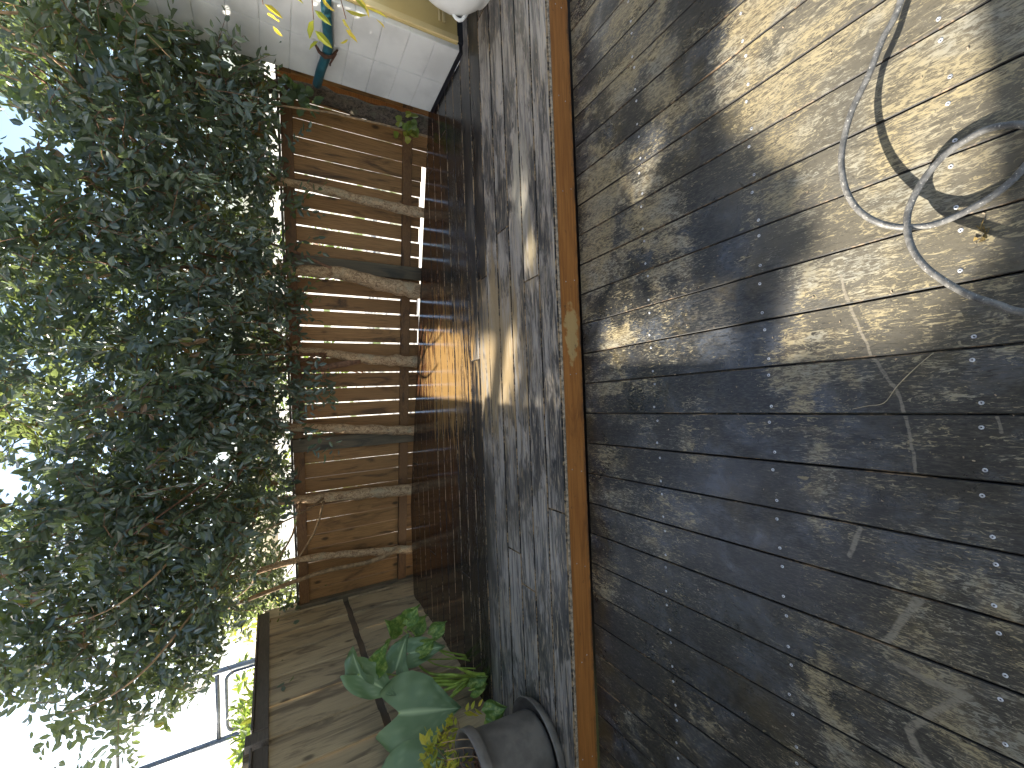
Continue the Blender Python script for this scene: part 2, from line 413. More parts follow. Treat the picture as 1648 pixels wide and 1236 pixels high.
def mat_hose():
    q = NT('scuffed grey hose'); p = q.pos(); n = q.noise(p, 55, 4, .65); m = q.noise(p, 220, 3)
    c = q.mix(q.ss(n, .35, .65), (.062, .061, .059), (.135, .130, .122)); c = q.mix(q.ss(m, .62, .72, 0, .8), c, (.50, .47, .42))
    q.bump(m, .3, .001); return q.fin(c, .52, .4)
MAT['hose'] = mat_hose()
def mat_ground():
    q = NT('pale concrete and grass'); p = q.pos()
    n = q.noise(p, .35, 4); f = q.noise(p, 30, 4); Y = q.sep(p)[1]
    con = q.mix(f, (.36, .34, .30), (.50, .47, .41)); gr = q.mix(f, (.05, .075, .02), (.12, .14, .04))
    return q.fin(q.mix(q.ss(n, .54, .60), con, gr), .9, .2)
MAT['ground'] = mat_ground()
def mat_phil():
    q = NT('blue green philodendron leaf')
    at = q.n('ShaderNodeAttribute', attribute_name='vein').outputs['Fac']; p = q.pos()
    n = q.noise(p, 14, 3)
    c = q.mix(n, (.115, .185, .100), (.165, .240, .130)); c = q.mix(at, c, (.42, .52, .30))
    q.fin(c, .50, .35)
    tr = q.n('ShaderNodeBsdfTranslucent'); q.put(tr.inputs[0], (.20, .34, .06, 1))
    mx = q.n('ShaderNodeMixShader'); mx.inputs[0].default_value = .22
    q.t.links.new(q.b.outputs[0], mx.inputs[1]); q.t.links.new(tr.outputs[0], mx.inputs[2]); q.t.links.new(mx.outputs[0], q.out.inputs['Surface'])
    return q.m
MAT['phil'] = mat_phil()
def mat_poth():
    q = NT('mottled pothos leaf'); p = q.pos(); n = q.noise(p, 38, 4, .6, 1.0)
    c = q.mix(q.ss(n, .45, .62), (.085, .17, .035), (.28, .36, .09)); q.fin(c, .4, .5)
    tr = q.n('ShaderNodeBsdfTranslucent'); q.put(tr.inputs[0], (.22, .32, .05, 1))
    mx = q.n('ShaderNodeMixShader'); mx.inputs[0].default_value = .3
    q.t.links.new(q.b.outputs[0], mx.inputs[1]); q.t.links.new(tr.outputs[0], mx.inputs[2]); q.t.links.new(mx.outputs[0], q.out.inputs['Surface'])
    return q.m
MAT['poth'] = mat_poth()
MAT['petiole'] = plain('yellow green petiole', (.22, .30, .05), .5, .25, 20)

# ------------------------------------------------------------------ ground
mb = MB()
NX = 24
for i in range(NX):
    for j in range(NX):
        x0, x1 = -260+520*i/NX, -260+520*(i+1)/NX; y0, y1 = -60+460*j/NX, -60+460*(j+1)/NX
        mb.add([(x0, y0, -.36), (x1, y0, -.36), (x1, y1, -.36), (x0, y1, -.36)], [(0, 1, 2, 3)])
tag(mb.build('ground', MAT['ground']), kind='structure')

# ------------------------------------------------------------------ decks
def clip(poly, f):
    """keep the part of a 2-D polygon where f(x, y) <= 0 (f affine)"""
    out = []
    for i in range(len(poly)):
        a, b = poly[i], poly[(i+1) % len(poly)]; fa, fb = f(*a), f(*b)
        if fa <= 0: out.append(a)
        if (fa < 0 < fb) or (fb < 0 < fa):
            t = fa/(fa-fb); out.append((a[0]+t*(b[0]-a[0]), a[1]+t*(b[1]-a[1])))
    return out
def board(name, poly, z, th, parent, mats, ch=.0035, lift=.0028):
    """a plank from a convex outline: flat top, worn chamfer, sides"""
    n = len(poly); c = np.mean(np.array(poly), axis=0); P = [np.array(q) for q in poly]
    ins = []
    for i in range(n):
        a, b, d = P[i-1], P[i], P[(i+1) % n]
        e1, e2 = unit(b-a), unit(d-b); n1, n2 = np.array([-e1[1], e1[0]]), np.array([-e2[1], e2[0]])
        m = n1+n2; m = m/max(.3, 1+n1@n2)
        ins.append(b+m*ch)
    mb = MB()
    top = [(q[0], q[1], z) for q in ins]; sh = [(q[0], q[1], z-lift) for q in P]; bt = [(q[0], q[1], z-th) for q in P]
    mb.add(top+sh+bt, [tuple(range(n))], 0)
    for i in range(n):
        j = (i+1) % n
        mb.f.append((n+i, n+j, j, i)); mb.m.append(1); mb.sm.append(False)
        mb.f.append((2*n+i, 2*n+j, n+j, n+i)); mb.m.append(1); mb.sm.append(False)
    mb.f.append(tuple(range(3*n-1, 2*n-1, -1))); mb.m.append(1); mb.sm.append(False)
    return mb.build(name, mats, parent)
def screw_mesh():
    mb = MB(); n = 10
    prof = [(.0016, .0002), (.0019, .0008), (.0040, .0011), (.0046, .0004), (.0047, -.002)]
    mb.lathe(prof, (0, 0, 0), n, 0)
    mb.add([(.0016*math.cos(2*math.pi*k/n), .0016*math.sin(2*math.pi*k/n), .0002) for k in range(n)], [tuple(range(n))], 1)
    return mb.mesh('screw', [MAT['screw'], MAT['screwhole']])
SCREW = screw_mesh()
def put_screw(x, y, z, parent):
    o = bpy.data.objects.new('screw', SCREW); COL.objects.link(o); o.parent = parent
    l = Vector((0, 0, 0)); p = parent
    while p is not None: l += p.location; p = p.parent
    o.location = Vector((x, y, z)) - l
    o.rotation_euler = (random.uniform(-.06, .06), random.uniform(-.06, .06), 0)
    o.scale = (1.0, 1.0, 1.0)

lower = empty('lower_deck', (0, 0, 0), kind='structure')
S = .144; X0 = .34868
for k in range(-15, 17):
    xr = X0 - S*k - .0017 + random.uniform(-.0006, .0005); xl = X0 - S*(k+1) + .0017 + random.uniform(-.0007, .0007)
    yA = -1.6; dz = random.uniform(-.0014, .0006)
    yl, yr = riser_y(xl)-.006, riser_y(xr)-.006
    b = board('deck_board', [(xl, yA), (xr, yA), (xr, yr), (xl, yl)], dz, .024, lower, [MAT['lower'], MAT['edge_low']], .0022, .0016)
    for row in (1.172, .729, .294, -.15):
        if abs((xl+xr)/2) < .95 + .75*row + .1 or row < 0 and abs((xl+xr)/2) < .9:
            for fx in (.024, -.026):
                xx = (xl+fx if fx > 0 else xr+fx) + random.uniform(-.003, .003)
                put_screw(xx, row + random.uniform(-.007, .007), dz+.0002, b)
jm = MB()
for row in (1.172, .729, .294, -.15, -.6):
    jm.box((0, row, -.075), (2.3, 0, 0), (0, .022, 0), (0, 0, .048))
jm.build('joist', MAT['dark'], lower)

raised = empty('raised_deck', (0, 2, 0), kind='structure')
ux = unit([1, RIS_S]); nrow = 18
SB = .1445
for k in range(nrow):
    a = k*SB + (0.0 if k == 0 else .0024); b_ = (k+1)*SB - .0024
    joints = [-2.6, *sorted(random.uniform(-1.4, 3.2) + 0*k for _ in range(1)), 4.4]
    if k == 1: joints = [-2.6, .62, 4.4]
    if k == 3: joints = [-2.6, -.86, .98, 4.4]
    if k == 2: joints = [-2.6, -1.02, 4.4]
    dz = random.uniform(-.001, .001)
    for j in range(len(joints)-1):
        xa, xb = joints[j]+.0012, joints[j+1]-.0012
        rect = [(xa, riser_y(xa)+a), (xb, riser_y(xb)+a), (xb, riser_y(xb)+b_), (xa, riser_y(xa)+b_)]
        poly = clip(rect, lambda x, y: y-(3.93-.30*x))
        if len(poly) > 2: poly = clip(poly, lambda x, y: y-(fence_y(x)-.055))
        if len(poly) > 2: poly = clip(poly, lambda x, y: -(x+2.03))      # stops at the left fence
        if len(poly) > 2: poly = clip(poly, lambda x, y: (y-2.452) if x > 2.28 else -1) if max(q[0] for q in poly) > 2.4 and min(q[0] for q in poly) > 2.28 else poly
        if len(poly) < 3: continue
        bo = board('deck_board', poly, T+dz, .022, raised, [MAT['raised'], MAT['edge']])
        tl = random.uniform(-.010, .010); cy = float(np.mean([q[1] for q in poly])); pr = -raised.location.y
        bo.rotation_euler = (tl, 0, 0); bo.location.y = pr + cy - cy*math.cos(tl) + T*math.sin(tl); bo.location.z += -cy*math.sin(tl) + T - T*math.cos(tl)
mb = MB()     # riser board
for xa, xb in ((-2.04, 4.4),):
    c = np.array([(xa+xb)/2, riser_y((xa+xb)/2)+.012, (T-.026)/2+.0035]); h = (xb-xa)/2
    mb.box(c, (h, h*RIS_S, 0), (0, .010, 0), (0, 0, (T-.026)/2-.001), 0, .002)
mb.build('riser_board', MAT['fascia'], raised)
mb = MB()     # pale exposed front edge of the last plank
mb.box((1.18, riser_y(1.18)-.003, T-.0115), (3.22, 3.22*RIS_S, 0), (0, .0025, 0), (0, 0, .0065), 0, .002)
mb.build('nosing', MAT['nosing'], raised)
# small nails in the riser
for i in range(-6, 9):
    for zz in (.035, .085):
        o = bpy.data.objects.new('nail', SCREW); COL.objects.link(o); o.parent = raised
        x = i*.45+.1+random.uniform(-.02, .02)
        o.location = Vector((x, riser_y(x)+.0015, zz+random.uniform(-.01, .01))) - raised.location
        o.rotation_euler = (math.pi/2, 0, 0); o.scale = (.6, .6, .6)
mb = MB(); mb.box((.2, 2.7, -.17), (2.1, 0, 0), (0, .04, 0), (0, 0, .12)); mb.box((.2, 1.75, -.1), (2.1, 0, 0), (0, .02, 0), (0, 0, .08)); mb.build('bearer', MAT['dark'], raised)

# ------------------------------------------------------------------ back fence
fd = unit([1, -.205, 0]); fn = np.array([fd[1], -fd[0], 0]); fn = -fn if fn[1] > 0 else fn   # fn points to the camera
UP = np.array([0, 0, 1.])
def fpt(x, z, off=0.0): return np.array([x, fence_y(x), z]) + fn*off
bf = empty('back_fence', (.4, fence_y(.4), -.2), 'long brown timber paling fence with bright gaps behind the row of tree trunks', 'fence')
xs = np.arange(-1.93, 2.95, .1372)
def ftop(x): return 1.177+.0140*x
for i, x in enumerate(xs):
    wdt = .0628 if x > .45 else (.0640 if x > -.4 else .0674)
    if x > 1.95: wdt = .0676
    wdt += random.uniform(-.0010, .0007)
    lean = random.uniform(-.002, .002) + (.0035 if x > 1.2 else 0)
    tp_, bt_ = ftop(x)-.008, (.040 if .62 < x < 2.3 else -.04) + random.uniform(-.014, .012)
    mb = MB(); c = fpt(x, (tp_+bt_)/2, -.012)
    mb.box(c, fd*wdt, fn*.008, UP*((tp_-bt_)/2) + fd*lean, 0, .0015)
    mb.build('paling', MAT['fence'], bf)
posts = [-1.88, -.30, 1.27, 2.86]
for x in posts:
    mb = MB(); mb.box(fpt(x, .4, .030), fd*.060, fn*.030, UP*(ftop(x)-.405), 0, .003); mb.build('post', MAT['post'], bf)
for a, b in zip(posts[:-1], posts[1:]):
    m = (a+b)/2; hl = (b-a)/2/fd[0]-.062
    for zc, hh, sl_ in ((ftop(m)-.052, .043, .0140), (.175, .042, 0)):
        mb = MB()
        mb.box(fpt(m, zc, .019), fd*hl+UP*hl*sl_, fn*.0195, UP*hh, 0, .003); mb.build('rail', MAT['rail'], bf)
mb = MB(); mb.box(fpt(.5, ftop(.5)+.004, .004), fd*2.52+UP*2.52*.0140, fn*.034, UP*.009, 0, .002); mb.build('capping', MAT['cap'], bf)

# ------------------------------------------------------------------ left fence
lf = empty('left_fence', (-2.0, 2.6, -.2), 'tall stained grey brown paling fence on the left behind the potted plant', 'fence')
ld = unit([.13, 1.95, 0]); ln = np.array([ld[1], -ld[0], 0])     # ln points onto the deck
def lpt(y, z, off=0.0): return np.array([-2.0+(y-2.5)*.13/1.95, y, z]) + ln*off
y = -.9; i = 0
while y < 4.62:
    wdt = .0755
    for z0, z1 in ((-.12, .715), (.765, 1.43)):
        off = -.028 + (.016 if i % 2 else 0.0) + random.uniform(-.003, .003)
        mb = MB(); mb.box(lpt(y+wdt, (z0+z1)/2, off), ld*(wdt-.002 + (.012 if i % 2 else 0)), ln*.0075, UP*(z1-z0)/2, 0, .0015)
        mb.build('paling', MAT['lfence'], lf)
    y += 2*wdt - .004; i += 1
def lbox(name, y0, y1, zc, hz, off, hn, m):
    mb = MB(); mb.box(lpt((y0+y1)/2, zc, off), ld*(y1-y0)/2, ln*hn, UP*hz, 0, .003); return mb.build(name, m, lf)
lbox('rail', -.9, 4.60, .74, .060, -.052, .012, MAT['cap'])
lbox('rail', -.9, 2.99, 1.43, .040, .000, .016, MAT['cap']); lbox('rail', 3.13, 4.62, 1.43, .040, .000, .016, MAT['cap'])
lbox('capping', 3.13, 4.62, 1.478, .007, -.01, .045, MAT['cap']); lbox('capping', -.9, 2.99, 1.478, .007, -.01, .045, MAT['cap'])
lbox('post', 3.01, 3.11, .75, .775, -.078, .020, MAT['post']); lbox('post_block', 3.015, 3.105, 1.45, .062, .006, .024, MAT['cap'])
lbox('post', .9, 1.0, .6, .86, -.09, .03, MAT['post'])

# ------------------------------------------------------------------ white block pillar, house wall, teal pipe
pil = empty('block_pillar', (2.36, 2.8, T), 'white painted block pillar at the right end of the back fence', 'pillar')
px0 = 2.335
pa, pb_ = np.array([2.352, 2.49, 0]), np.array([2.320, 3.10, 0]); pd = unit(pb_-pa); pn = np.array([-pd[1], pd[0], 0]); pn = pn if pn[0] < 0 else -pn
nz = 17; hz = .166
mb = MB(); mb.box((pa+pb_)/2 - pn*.15 + UP*(T+.03+1.42), pd*.298, pn*.144, UP*1.41); mb.build('core', MAT['mortar'], pil)
for r_ in range(nz):
    for (y0, y1) in ((.0, .305), (.305, .612)):
        mb = MB(); ym = (y0+y1)/2
        c = pa + pd*ym - pn*.15 + UP*(T+.025+hz*(r_+.5))
        mb.box(c, pd*((y1-y0)/2-.0008), pn*.15+pd*random.uniform(-.0004, .0004), UP*(hz/2-.0008), 0, .0030)
        mb.build('block', MAT['white'], pil)
mb = MB(); mb.box(pa+pd*.306-pn*.148+UP*(T+.011), pd*.30, pn*.153, UP*.0125); mb.build('base_strip', MAT['dark'], pil)  # near-black strip along the foot of the blocks

hw = empty('house_wall', (3.4, 2.55, T), 'pale ochre panelled wall beside the white block pillar', 'wall')
wy = 2.478
mb = MB(); mb.box((3.68, wy+.06, T+1.46), (1.29, 0, 0), (0, .06, 0), (0, 0, 1.42), 0, .003); mb.build('panel', MAT['ochre'], hw)
mb = MB(); mb.box((3.68, wy-.006, T+.135), (1.19, 0, 0), (0, .005, 0), (0, 0, .010), 0, .003); mb.box((3.68, wy-.006, T+.165), (1.19, 0, 0), (0, .005, 0), (0, 0, .006), 0, .002); mb.build('moulding', MAT['ochre_trim'], hw)
mb = MB(); mb.box((2.415, wy-.004, T+1.46), (.020, 0, 0), (0, .006, 0), (0, 0, 1.42), 0, .002); mb.build('corner_trim', MAT['ochre_trim'], hw)
mb = MB(); mb.box((3.68, wy+.03, T+.017), (1.28, 0, 0), (0, .03, 0), (0, 0, .022)); mb.build('base_strip', MAT['dark'], hw)  # near-black strip along the foot of the wall

tp = empty('teal_pipe', (2.28, 2.8, .95), 'teal pipe with a rusty clamp strapped across the white pillar', 'pipe')
def ppt(y, z, off): return pa + pd*(y-2.49)/pd[1] + pn*off + UP*z
mb = MB()
mb.tube([ppt(3.13, .985, .03), ppt(3.0, .975, .032), ppt(2.86, .955, .034), ppt(2.78, .948, .034), ppt(2.66, .965, .034), ppt(2.50, .99, .034), ppt(2.40, 1.0, .034)], [.029]*7, 14)
mb.build('pipe_run', MAT['teal'], tp)
mb = MB(); mb.tube([ppt(2.80, .89, .012), ppt(2.815, .925, .06), ppt(2.82, .965, .072), ppt(2.81, 1.0, .06), ppt(2.80, 1.03, .012)], [.008, .010, .012, .010, .006], 8, rough=.25)
mb.tube([ppt(2.79, .90, .05), ppt(2.86, .93, .072), ppt(2.90, .925, .05)], .006, 6); mb.build('clamp', MAT['rust'], tp)
mb = MB(); mb.box(fpt(2.66, .62, .05), fd*.022, fn*.012, UP*.60, 0, .003)
tag(mb.build('edge_batten', MAT['fascia']), 'narrow orange brown batten standing between the mossy trunk and white pillar', 'batten')

# ------------------------------------------------------------------ leaves
def leaf_mesh(name, P, D, N, L, W, rnd, mats, stems=None):
    n = len(P); D = D/np.linalg.norm(D, axis=1, keepdims=True)
    Sd = np.cross(N, D); Sd /= np.maximum(np.linalg.norm(Sd, axis=1, keepdims=True), 1e-6); Nn = np.cross(D, Sd)
    loc = [(0, 0, 0), (.30, .5, .10), (.68, .42, .06), (1, 0, -.10), (.68, -.42, .06), (.30, -.5, .10)]
    V = np.empty((n, 6, 3))
    for i, (a, b, c) in enumerate(loc):
        V[:, i] = P + D*(a*L)[:, None] + Sd*(b*W)[:, None] + Nn*(c*(W if i != 3 else L))[:, None]
    V = V.reshape(-1, 3)
    F = (np.arange(n)[:, None, None]*6 + np.array([[0, 5, 4, 3], [0, 3, 2, 1]])[None]).reshape(-1)
    mat = np.zeros(2*n, np.int32); R = np.repeat(rnd, 6)
    nf = 2*n
    me = bpy.data.meshes.new(name)
    sv, sf = (np.zeros((0, 3)), np.zeros(0, int)) if stems is None else (np.array(stems.v), np.array([q for f in stems.f for q in f], int) + len(V))
    ns = 0 if stems is None else len(stems.f)
    if ns: V = np.vstack([V, sv]); F = np.concatenate([F, sf]); R = np.concatenate([R, np.zeros(len(sv))]); mat = np.concatenate([mat, np.ones(ns, np.int32)])
    me.vertices.add(len(V)); me.vertices.foreach_set('co', V.ravel())
    me.loops.add(len(F)); me.loops.foreach_set('vertex_index', F.astype(np.int32))
    me.polygons.add(nf+ns); me.polygons.foreach_set('loop_start', np.arange(nf+ns, dtype=np.int32)*4)
    for m in mats: me.materials.append(m)
    me.polygons.foreach_set('material_index', mat)
    me.update(calc_edges=True)
    at = me.attributes.new('rnd', 'FLOAT', 'POINT'); at.data.foreach_set('value', R.astype(np.float32))
    me.polygons.foreach_set('use_smooth', np.zeros(nf+ns, bool))
    return me
def in_poly(x, y, poly):
    c = np.zeros(len(x), bool); n = len(poly)
    for i in range(n):
        (x0, y0), (x1, y1) = poly[i-1], poly[i]
        k = ((y0 > y) != (y1 > y)) & (x < (x1-x0)*(y-y0)/((y1-y0) + 1e-12) + x0); c ^= k
    return c
# openings in the leaf canopy through which the sun reaches the decks (places on the decks)
LIT_LOW = [[(1.30, .74), (1.0, .22), (.775, .215), (.237, .248), (.241, .305), (.10, .35), (.10, .55), (.10, .70), (.329, .654), (.347, .595), (.37, .53), (.483, .55), (.589, .59), (.74, .70), (1.0, .86)],
           [(.39, 1.449), (.10, 1.468), (.10, 1.05), (.16, .80), (.36, .87), (.33, 1.01), (.40, 1.182)],
           [(.90, 1.30), (1.05, 1.09), (.96, 1.03), (.80, 1.17)]]
LIT_WALL = [(2.66, 2.73, 1.52, 1.56), (2.60, 2.66, 1.40, 1.45), (2.77, 2.84, 1.47, 1.51), (2.62, 2.64, .74, .77), (2.74, 2.76, .50, .52), (2.55, 2.57, .62, .65), (2.9, 2.93, .9, .93)]
HALF = [(2.2, 1.5), (2.2, .3), (1.0, .25), (.5, .6), (.45, .95), (.85, 1.2), (1.2, 1.5)]
LIT_UP = [[(-.2, 3.85), (-.2, 2.2), (.018, 2.22), (.158, 2.08), (.30, 1.96), (.40, 2.2), (.36, 2.477), (.46, 2.75), (.60, 3.2), (.60, 3.75)],
          [(1.05, 2.0), (.94, 1.86), (1.1, 1.79), (1.4, 1.84)], [(.86, 1.87), (.80, 1.76), (.67, 1.77), (.70, 1.86)]]
def lets_sun(P, soft=True):
    k0 = P[:, 2]; x0, y0 = P[:, 0]+SUN_A*k0, P[:, 1]-SUN_B*k0
    k1 = P[:, 2]-T; x1, y1 = P[:, 0]+SUN_A*k1, P[:, 1]-SUN_B*k1
    m = np.zeros(len(P), bool)
    for q in LIT_LOW: m |= in_poly(x0, y0, q)
    for q in LIT_UP: m |= in_poly(x1, y1, q)
    kw = (2.338-P[:, 0])/SUN_A; yw, zw = P[:, 1]-SUN_B*kw, P[:, 2]-kw
    for (a, b, c, d) in LIT_WALL: m |= (yw > a) & (yw < b) & (zw > c) & (zw < d) & (P[:, 0] < 2.33)
    if soft: m |= in_poly(x0, y0, HALF) & (RNG.random(len(P)) < .22)
    return m
def blocks(P, D, L):
    u = D/np.linalg.norm(D, axis=1, keepdims=True)*L[:, None]
    return lets_sun(P) | lets_sun(P+.5*u, False) | lets_sun(P+u, False)
def unit_rows(a): return a/np.linalg.norm(a, axis=1, keepdims=True)
def rdir(n):
    a = RNG.normal(size=(n, 3)); return a/np.linalg.norm(a, axis=1, keepdims=True)
def twigs(C, axis, nl, L, spread, leafW, rnd_base):
    """leaves in two ranks along short twigs; C centres, axis unit directions"""
    n = len(C); k = np.arange(nl)
    t = (k/(nl-1))[None, :]*L[:, None]
    side = np.cross(axis, rdir(n)); side /= np.linalg.norm(side, axis=1, keepdims=True)
    sg = np.where(k % 2, 1., -1.)[None, :, None]
    P = C[:, None] + axis[:, None]*t[..., None] + np.array([0, 0, -1.])*(t**2/np.maximum(L[:, None], .01))[..., None]*.35
    D = axis[:, None]*.55 + side[:, None]*sg*.85 + RNG.normal(size=(n, nl, 3))*.28 + np.array([0, 0, -.25])
    nm = np.cross(axis, side)
    N = nm[:, None] + RNG.normal(size=(n, nl, 3))*.35 + np.array([0, 0, .25])
    Ll = spread*(RNG.uniform(.65, 1.15, (n, nl)))*(1-.35*(k/(nl-1))**3)[None]
    W = Ll*leafW*RNG.uniform(.85, 1.15, (n, nl))
    R = np.clip(rnd_base[:, None] + RNG.normal(size=(n, nl))*.14, 0, 1)
    return P.reshape(-1, 3), D.reshape(-1, 3), N.reshape(-1, 3), Ll.ravel(), W.ravel(), R.ravel(), P
def vnoise(P, s, seed):
    """smooth value noise for clumps"""
    Q = P*s + seed; i = np.floor(Q).astype(int); f = Q-i; f = f*f*(3-2*f); out = 0
    for dx in (0, 1):
        for dy in (0, 1):
            for dz in (0, 1):
                h = ((i[:, 0]+dx)*73856093 ^ (i[:, 1]+dy)*19349663 ^ (i[:, 2]+dz)*83492791) & 0xffff
                h = (h*40503 & 0xffff)/65535.
                out = out + h*(f[:, 0] if dx else 1-f[:, 0])*(f[:, 1] if dy else 1-f[:, 1])*(f[:, 2] if dz else 1-f[:, 2])
    return out

# the hedge of trees along the back fence -------------------------------------------------
TREES = [  # base, path of the main stem, radius at base, label
    dict(p=[(2.37, 3.36, -.3), (2.40, 3.40, .14), (2.46, 3.5, .6), (2.55, 3.6, 1.1), (2.45, 3.7, 1.6), (2.35, 3.8, 2.3)], r=.075, bark='bark2', lab='thick grey mossy trunked tree against the white pillar'),
    dict(p=[(1.74, 3.62, -.3), (1.73, 3.62, .14), (1.76, 3.64, .5), (1.80, 3.66, 1.2), (1.78, 3.72, 1.8), (1.85, 3.8, 2.4)], r=.046, bark='bark', lab='slim straight tree second from the white pillar'),
    dict(p=[(1.05, 3.78, -.3), (1.06, 3.78, .12), (1.08, 3.78, .35), (1.15, 3.78, .75), (1.14, 3.80, 1.2), (1.10, 3.85, 1.8), (1.0, 3.9, 2.4)], r=.070, bark='bark', lab='stoutest pale barked tree, with a thin side stem, by the middle fence post'),
    dict(p=[(.42, 3.98, -.3), (.42, 3.98, .14), (.44, 3.98, .55), (.50, 3.97, 1.0), (.54, 3.95, 1.4), (.55, 3.9, 2.3)], r=.052, bark='bark', lab='tree whose stem forks in two halfway up the fence'),
    dict(p=[(-.26, 4.15, -.3), (-.25, 4.15, .14), (-.20, 4.14, .6), (-.14, 4.12, 1.2), (-.18, 4.05, 1.8), (-.2, 3.95, 2.3)], r=.048, bark='bark', lab='slender upright tree beside the dark fence post left of the forked tree'),
    dict(p=[(-.87, 4.30, -.3), (-.86, 4.30, .14), (-.83, 4.28, .5), (-.79, 4.25, 1.1), (-.72, 4.15, 1.8), (-.8, 4.0, 2.4)], r=.058, bark='bark', lab='tree with a slightly bowed trunk, second from the left fence corner'),
    dict(p=[(-1.50, 4.42, -.3), (-1.49, 4.42, .14), (-1.42, 4.41, .6), (-1.36, 4.40, 1.2), (-1.4, 4.25, 1.8), (-1.5, 4.1, 2.4)], r=.040, bark='bark', lab='thin twin stemmed tree nearest the left fence corner'),
]
roots = []
def smooth_path(pts, n):
    pts = np.array(pts, float); m = len(pts); out = []
    for t in np.linspace(0, m-1.0001, n):
        i = int(t); f = t-i; p0, p1, p2, p3 = pts[max(i-1, 0)], pts[i], pts[min(i+1, m-1)], pts[min(i+2, m-1)]
        out.append(.5*((2*p1)+(-p0+p2)*f+(2*p0-5*p1+4*p2-p3)*f*f+(-p0+3*p1-3*p2+p3)*f**3))
    return np.array(out)
for ti, td in enumerate(TREES):
    b = td['p'][0]
    root = empty('hedge_tree', (b[0], b[1], -.36), td['lab'], 'tree', 'row of hedge trees along the back fence'); roots.append(root)
    mb = MB(); q = smooth_path(td['p'], 34)
    q[:, :2] += RNG.normal(size=(34, 2))*.0035
    rr = td['r']*np.interp(np.linspace(0, 1, 34), [0, .14, .5, 1], [1.25, 1.05, .8, .25])*(1+.09*np.sin(np.arange(34)*1.9+ti))
    mb.tube(q, rr, 12, rough=.11); mb.build('trunk', MAT[td['bark']], root)
    br = MB()
    if ti == 2: br.tube(smooth_path([(1.13, 3.77, .72), (1.21, 3.74, .95), (1.30, 3.72, 1.22), (1.38, 3.72, 1.6)], 10), np.linspace(.014, .008, 10), 7)
    if ti == 3: br.tube(smooth_path([(.43, 3.97, .62), (.36, 3.96, .95), (.34, 3.95, 1.35), (.22, 3.9, 1.9), (.1, 3.8, 2.5)], 14), np.linspace(.032, .016, 14), 9, rough=.08); br.tube(smooth_path([(.56, 3.93, 1.30), (.66, 3.9, 1.15), (.72, 3.88, 1.22)], 8), .010, 6)
    if ti == 6: br.tube(smooth_path([(-1.45, 4.40, .22), (-1.52, 4.40, .5), (-1.52, 4.40, 1.0), (-1.6, 4.3, 1.7)], 14), np.linspace(.026, .016, 14), 9, rough=.08)
    for k in range(9):      # limbs inside the crown
        s = q[int(RNG.integers(18, 31))]; e = s + v3(RNG.uniform(-.55, .55), RNG.uniform(-.75, .35), RNG.uniform(.15, .75)); m_ = (s+e)/2+v3(0, 0, -.06)
        br.tube(smooth_path([s, m_, e], 7), np.linspace(.013, .004, 7), 5)
    if ti in (5, 6):        # bare reddish branch showing at the left of the crown
        x0 = -1.0 if ti == 5 else -1.5
        br.tube(smooth_path([(x0+.25, 3.7, 1.75), (x0, 3.45, 2.0), (x0-.12, 3.42, 2.2), (x0-.18, 3.5, 2.4)], 10), np.linspace(.009, .003, 10), 5)
    br.build('branch', MAT['vine' if ti in (5, 6) else 'twig'], root)
tx = np.array([t['p'][3][0] for t in TREES])
def crown_top(x): return 3.02 + .18*np.sin(2.3*x+.5) + .10*np.sin(6.1*x) - .56*np.exp(-((x-1.92)/.20)**2) - .30*np.exp(-((x+.36)/.15)**2) - .35*np.clip((-1.2-x)/.8, 0, 1)
def crown_bot(x): return 1.25 + .06*np.sin(5.0*x+1) + .05*np.sin(11.3*x) - .05*np.exp(-((x-.3)/.2)**2)+.04*(x > 1.5)
NT_ = 10800
C = np.stack([RNG.uniform(-2.0, 2.75, NT_), RNG.uniform(-.95, .62, NT_), RNG.uniform(1.1, 3.3, NT_)], 1)
yr = C[:, 1].copy()
C[:, 1] = fence_y(C[:, 0]) + yr
keep = (C[:, 2] > crown_bot(C[:, 0]) + .10*np.clip(np.abs(yr+.2)-.45, 0, 1)) & (C[:, 2] < crown_top(C[:, 0]))
keep &= (yr > -.55 - .5*np.clip((C[:, 2]-1.15)/.6, 0, 1))
keep &= vnoise(C, 4.2, 31) + .30*vnoise(C, 10., 5) > .525
keep &= ~((C[:, 0] < -1.6) & (RNG.random(NT_) < .25))
keep &= ~((C[:, 0] > 2.28) & (C[:, 1] < 3.14))
C = C[keep]; yr = yr[keep]
def open_top(P):      # two hollows in the top of the crowns where sky shows
    q = P[:, 0]/P[:, 1]; e = (P[:, 2]-1.32)/P[:, 1]; j = RNG.normal(size=len(P))*.012
    return ((np.abs(q-.495+j) < .036) & (e > .325+j)) | ((np.abs(q+.085+j) < .034) & (e > .350+j))
# a few extra sprays: one drooping before the fence, ragged ones at the left end
ex = []
for cx, cy, cz, n_, sx, sz in ((.16, 3.72, 1.10, 22, .06, .09), (-1.93, 3.85, 2.36, 26, .16, .16), (-1.72, 3.9, 1.72, 34, .16, .15), (-1.80, 3.75, 1.95, 24, .14, .18), (-1.2, 4.0, 1.17, 10, .12, .06), (.95, 3.8, 1.15, 14, .16, .05), (-1.78, 4.1, 1.52, 12, .10, .12), (-.1, 3.8, 1.16, 8, .12, .05), (1.5, 3.6, 1.2, 10, .14, .05)):
    ex.append(np.stack([RNG.normal(cx, sx, n_), RNG.normal(cy, .10, n_), RNG.normal(cz, sz, n_)], 1))
main = len(C); ex = np.vstack(ex); C = np.vstack([C, ex]); yr = np.concatenate([yr, np.full(len(ex), -.3)])
out = np.stack([RNG.normal(size=len(C))*.5, np.sign(yr+.15)*.55 + RNG.normal(size=len(C))*.35, RNG.normal(size=len(C))*.55 + .05], 1)
ax = out/np.linalg.norm(out, axis=1, keepdims=True)
